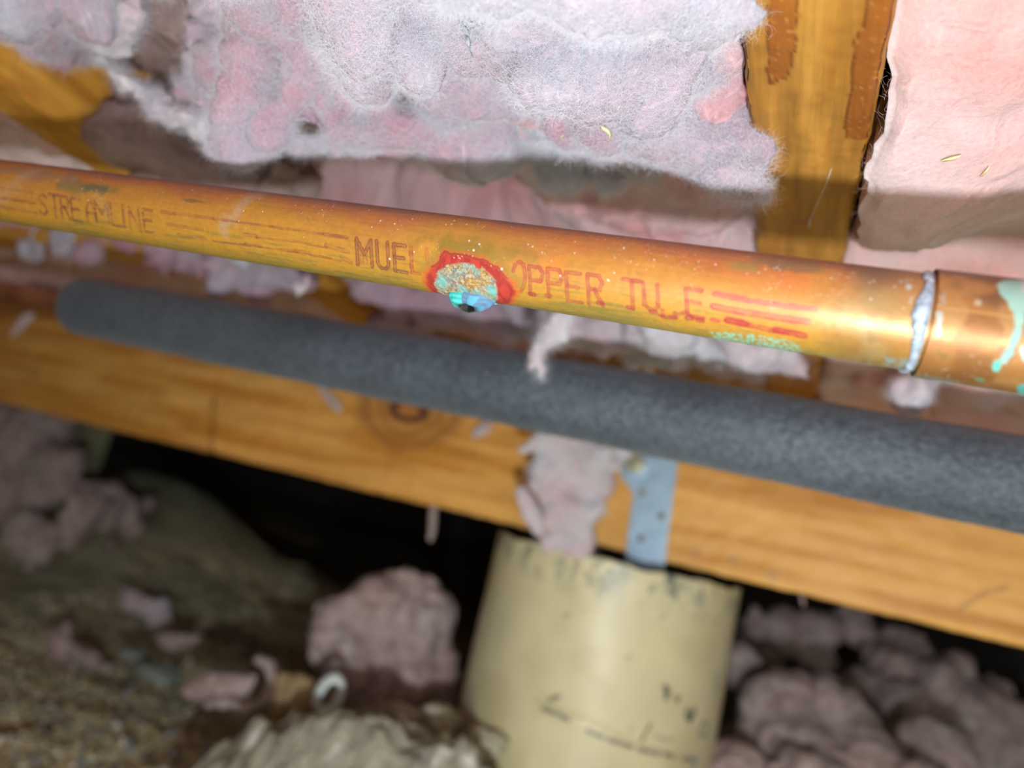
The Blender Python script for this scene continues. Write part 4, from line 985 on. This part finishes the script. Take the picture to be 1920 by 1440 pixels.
wad('fallen_insulation', ch, m_wool_dirty, 'chunky pink-grey insulation block lying left of the tan pier', vox=.005, amp=(.008, .003), sc=(26, 110), seed=52)
wad('fallen_insulation', chain([(232, 1112, 1.05, 14), (255, 1125, 1.05, 20), (290, 1145, 1.05, 24), (312, 1162, 1.05, 16)]), m_wool_pale, 'small white insulation scrap lying alone on the dim dirt', vox=.004, amp=(.006, .003), seed=53)
wad('fallen_insulation', chain([(110, 1195, .88, 18), (130, 1215, .88, 22), (160, 1230, .86, 18), (200, 1250, .85, 16)]), m_wool_dirty, 'pink insulation scrap on the gravel at the left', vox=.004, amp=(.006, .003), seed=54)
wad('fallen_insulation', chain([(306, 1196, .90, 12), (335, 1204, .90, 18), (365, 1200, .90, 10)]), m_wool_dirty, 'brownish insulation scrap beside the olive dirt ridge', vox=.004, amp=(.004, .002), seed=55)
cur = chain([(362, 1300, .68, 16), (390, 1285, .68, 26), (430, 1290, .68, 26), (470, 1285, .68, 18)]) + chain([(385, 1322, .66, 9), (420, 1316, .66, 11), (460, 1325, .66, 10), (500, 1305, .66, 13), (520, 1275, .67, 14), (505, 1245, .68, 14), (485, 1238, .68, 10)])
wad('fallen_insulation', cur, m_wool_dirty, 'curled greyish-pink insulation strip in front of the insulation block', vox=.003, amp=(.003, .0015), sc=(60, 200), seed=56)
rg = [(1450, 1330, .72, 80), (1560, 1370, .72, 90), (1400, 1420, .70, 60), (1480, 1440, .68, 90), (1620, 1440, .68, 90), (1740, 1420, .72, 80), (1420, 1300, .78, 50), (1380, 1250, .80, 46), (1360, 1480, .62, 80), (1520, 1500, .62, 90), (1700, 1500, .64, 90)]
wad('fallen_insulation', rg, m_wool_dirty, 'rosy insulation batt lying right of the pier at the bottom edge', vox=.0045, amp=(.008, .0025), sc=(24, 90), seed=57)
rg2 = [(1660, 1240, .95, 50), (1700, 1220, .98, 44), (1740, 1290, .92, 66), (1620, 1300, .92, 50), (1820, 1350, .90, 70), (1880, 1400, .88, 70), (1690, 1340, .88, 60), (1620, 1200, 1.0, 30), (1780, 1260, .95, 40), (1860, 1300, .95, 40), (1420, 1180, 1.0, 40), (1470, 1190, 1.0, 46), (1530, 1180, 1.0, 40), (1600, 1170, 1.02, 40), (1440, 1250, .95, 40), (1540, 1240, .98, 34)]
wad('fallen_insulation', rg2, m_wool_dirty, 'dark crumpled insulation heap under the girder at the right', vox=.006, amp=(.012, .004), sc=(24, 90), seed=58)

# odd bits in the dirt
m_pvc = mat('white_plastic', .35, noise=(40, (.62,.72,.70), (.82,.90,.88)), spec=.5)
c0 = at(617, 1303, .565); a1 = R @ np.array([.35, -.2, .9]); a1 /= np.linalg.norm(a1)
rgp = []
e1 = R @ np.array([.35, .93, 0.]); e1 -= a1 * e1.dot(a1); e1 /= np.linalg.norm(e1); e2 = np.cross(a1, e1)
nr = 64
V = []
for k in range(nr):
    a = 2 * math.pi * k / nr; d_ = e1 * math.cos(a) * .0142 + e2 * math.sin(a) * .0082
    dn = d_ / np.linalg.norm(d_)
    for q in range(12):
        b = 2 * math.pi * q / 12; V.append(c0 + d_ + dn * math.cos(b) * .0035 + a1 * math.sin(b) * .006)
idx = np.arange(nr)
Fr = np.concatenate([np.stack([k * 12 + np.arange(12), k * 12 + (np.arange(12) + 1) % 12, ((k + 1) % nr) * 12 + (np.arange(12) + 1) % 12, ((k + 1) % nr) * 12 + np.arange(12)], 1) for k in range(nr)])
o = mesh_np('plastic_ring', np.array(V), Fr, m_pvc); props(o, 'white oval plastic ring lying in front of the insulation block', 'ring')
def rock(name, px, py, d, r, sc3, m, label, seed, cat='stone'):
    c = at(px, py, d)
    bm = bmesh.new(); bmesh.ops.create_icosphere(bm, subdivisions=4, radius=1)
    V = np.array([v.co[:] for v in bm.verts]); n_ = 1 + .22 * fbm(V, 1.3, 3, seed) + .05 * fbm(V, 5, 2, seed + 3)
    for v, k in zip(bm.verts, n_): v.co = Vector((v.co.x * k * sc3[0] * r, v.co.y * k * sc3[1] * r, v.co.z * k * sc3[2] * r)) 
    bmesh.ops.translate(bm, vec=Vector(c), verts=bm.verts)
    o = from_bm(name, bm, m, smooth=True); props(o, label, cat); return o
m_tan = mat('tan_stone', .85, noise=(30, tuple(lin(150, 130, 92)), tuple(lin(176, 156, 118)), 5), bumps=[(120, .4, .002)])
m_gst = mat('grey_stone', .85, noise=(30, tuple(lin(118, 132, 126)), tuple(lin(146, 158, 150)), 5), bumps=[(120, .4, .002)])
m_clod = mat('dirt_clod', .95, noise=(90, tuple(lin(150, 146, 120)), tuple(lin(206, 202, 182)), 5), bumps=[(160, .8, .003)])
rock('stone', 548, 1306, .61, .018, (1, .8, 1.15), m_tan, 'tan stone beside the white plastic ring', 401)
rock('stone', 300, 1262, .80, .026, (1.1, .9, .35), m_gst, 'flat grey-green stone on the gravel', 402)
rock('stone', 250, 1224, .86, .017, (1.2, .8, .35), m_gst, 'smaller flat grey stone behind the flat grey-green one', 403)
rock('dirt_clod', 765, 1352, .58, .015, (1.2, 1, .8), m_clod, 'pale dirt clod on the mound crest, left one of two', 404, 'dirt')
rock('dirt_clod', 826, 1352, .575, .014, (1.1, 1, .9), m_clod, 'pale dirt clod on the mound crest nearest the tan pier', 405, 'dirt')
rock('dirt_clod', 912, 1392, .54, .012, (1.3, 1, .8), m_clod, 'dirt clod in front of the pier foot', 406, 'dirt')

# distant wooden post at the far left, and its dark neighbour
m_post = mat('weathered_post', .8, noise=(12, tuple(lin(150, 158, 124)), tuple(lin(176, 176, 140)), 5), grain=(8, 8, 1))
q0 = at(155, 800, 1.42); 
bm = bmesh.new(); bmesh.ops.create_cube(bm, size=1, matrix=Matrix.Translation((q0[0], q0[1], .26)) @ Matrix.Diagonal((.075, .075, .52, 1))); bmesh.ops.bevel(bm, geom=list(bm.edges), offset=.004, segments=2, affect='EDGES')
o = from_bm('wooden_post', bm, m_post); props(o, 'pale olive square post standing in the dimness behind the girder, far left', 'post')

# bits caught on the surfaces, placed where the sight line meets what carries them
def hit(px, py):
    dg = bpy.context.evaluated_depsgraph_get(); d = Vector(ray(px, py)).normalized()
    o_ = Vector(EYE)
    ok, loc, nrm, *_ = S.ray_cast(dg, o_, d, distance=3.0)
    return (np.array(loc), np.array(nrm)) if ok else (at(px, py, .25), -np.array(d))
bpy.context.view_layer.update()
m_straw = mat('pale_shaving', .6, noise=(200, tuple(lin(206, 196, 130)), tuple(lin(232, 226, 176))))
def shaving(pts, wd, label):
    P3 = []
    for x, y in pts:
        p, n_ = hit(x, y); P3.append(p + (EYE - p) / np.linalg.norm(EYE - p) * .0012)
    bm = bmesh.new(); rows = []
    for i_, p in enumerate(P3):
        a = P3[max(0, i_ - 1)]; b = P3[min(len(P3) - 1, i_ + 1)]
        t = b - a; t /= np.linalg.norm(t); v_ = EYE - p; v_ /= np.linalg.norm(v_); sd = np.cross(t, v_); w2 = wd * (.35 if i_ in (0, len(P3) - 1) else 1)
        rows.append([bm.verts.new(p + sd * w2), bm.verts.new(p + v_ * wd * .5), bm.verts.new(p - sd * w2), bm.verts.new(p - v_ * wd * .3)])
    for a, b in zip(rows[:-1], rows[1:]):
        for k in range(4): bm.faces.new((a[k], a[(k + 1) % 4], b[(k + 1) % 4], b[k]))
    bm.faces.new(rows[0]); bm.faces.new(rows[-1])
    o = from_bm('wood_shaving', bm, m_straw, smooth=True); props(o, label, 'shaving')
shaving([(1124, 236), (1131, 240), (1140, 246), (1144, 254), (1143, 262)], .0008, 'curved pale yellow wood shaving caught in the bright torn insulation wad')
shaving([(1051, 262), (1053, 256), (1057, 253)], .0005, 'tiny yellow wood shaving left of the curved one on the torn wad')
shaving([(1765, 302), (1785, 297), (1803, 291)], .0007, 'pale wood sliver lying on the rosy batt right of the joist')
shaving([(1838, 332), (1848, 322), (1855, 312)], .0005, 'short pale wood sliver further right on the rosy batt')
m_web = mat('cobweb', .4, base=(.7, .66, .58))
P3 = [hit(x, y)[0] for x, y in ((1559, 316), (1553, 333), (1546, 352), (1537, 372), (1526, 396), (1519, 412), (1516, 428))]
P3 = [p + (EYE - p) / np.linalg.norm(EYE - p) * .0006 for p in P3]
V = []
for k, p in enumerate(P3):
    for a in range(5): V.append(p + np.array([math.cos(a * 1.2566), math.sin(a * 1.2566), 0]) * (.00010 if k != 1 and k != 5 else .00022))
o = mesh_np('cobweb_strand', np.array(V), grid_faces(len(P3), 5, True), m_web); props(o, 'fine pale cobweb strand hanging across the shaded part of the stained joist', 'cobweb')

for o in S.objects:
    if o.parent is None and 'label' in o and 'group' not in o:
        n = o.name.split('.')[0]
        g = {'insulation_batt': 'insulation batts between the joists', 'fallen_insulation': 'insulation pieces fallen on the dirt', 'insulation_tuft': 'small insulation tufts', 'insulation_wisp': 'hanging insulation wisps',
             'insulation_bunch': 'insulation bunches below the copper pipe', 'stone': 'stones in the dirt', 'dirt_clod': 'dirt clods by the pier', 'wood_shaving': 'wood shavings on the insulation', 'blocking_board': 'boards behind the pipes'}.get(n)
        if g: o['group'] = g
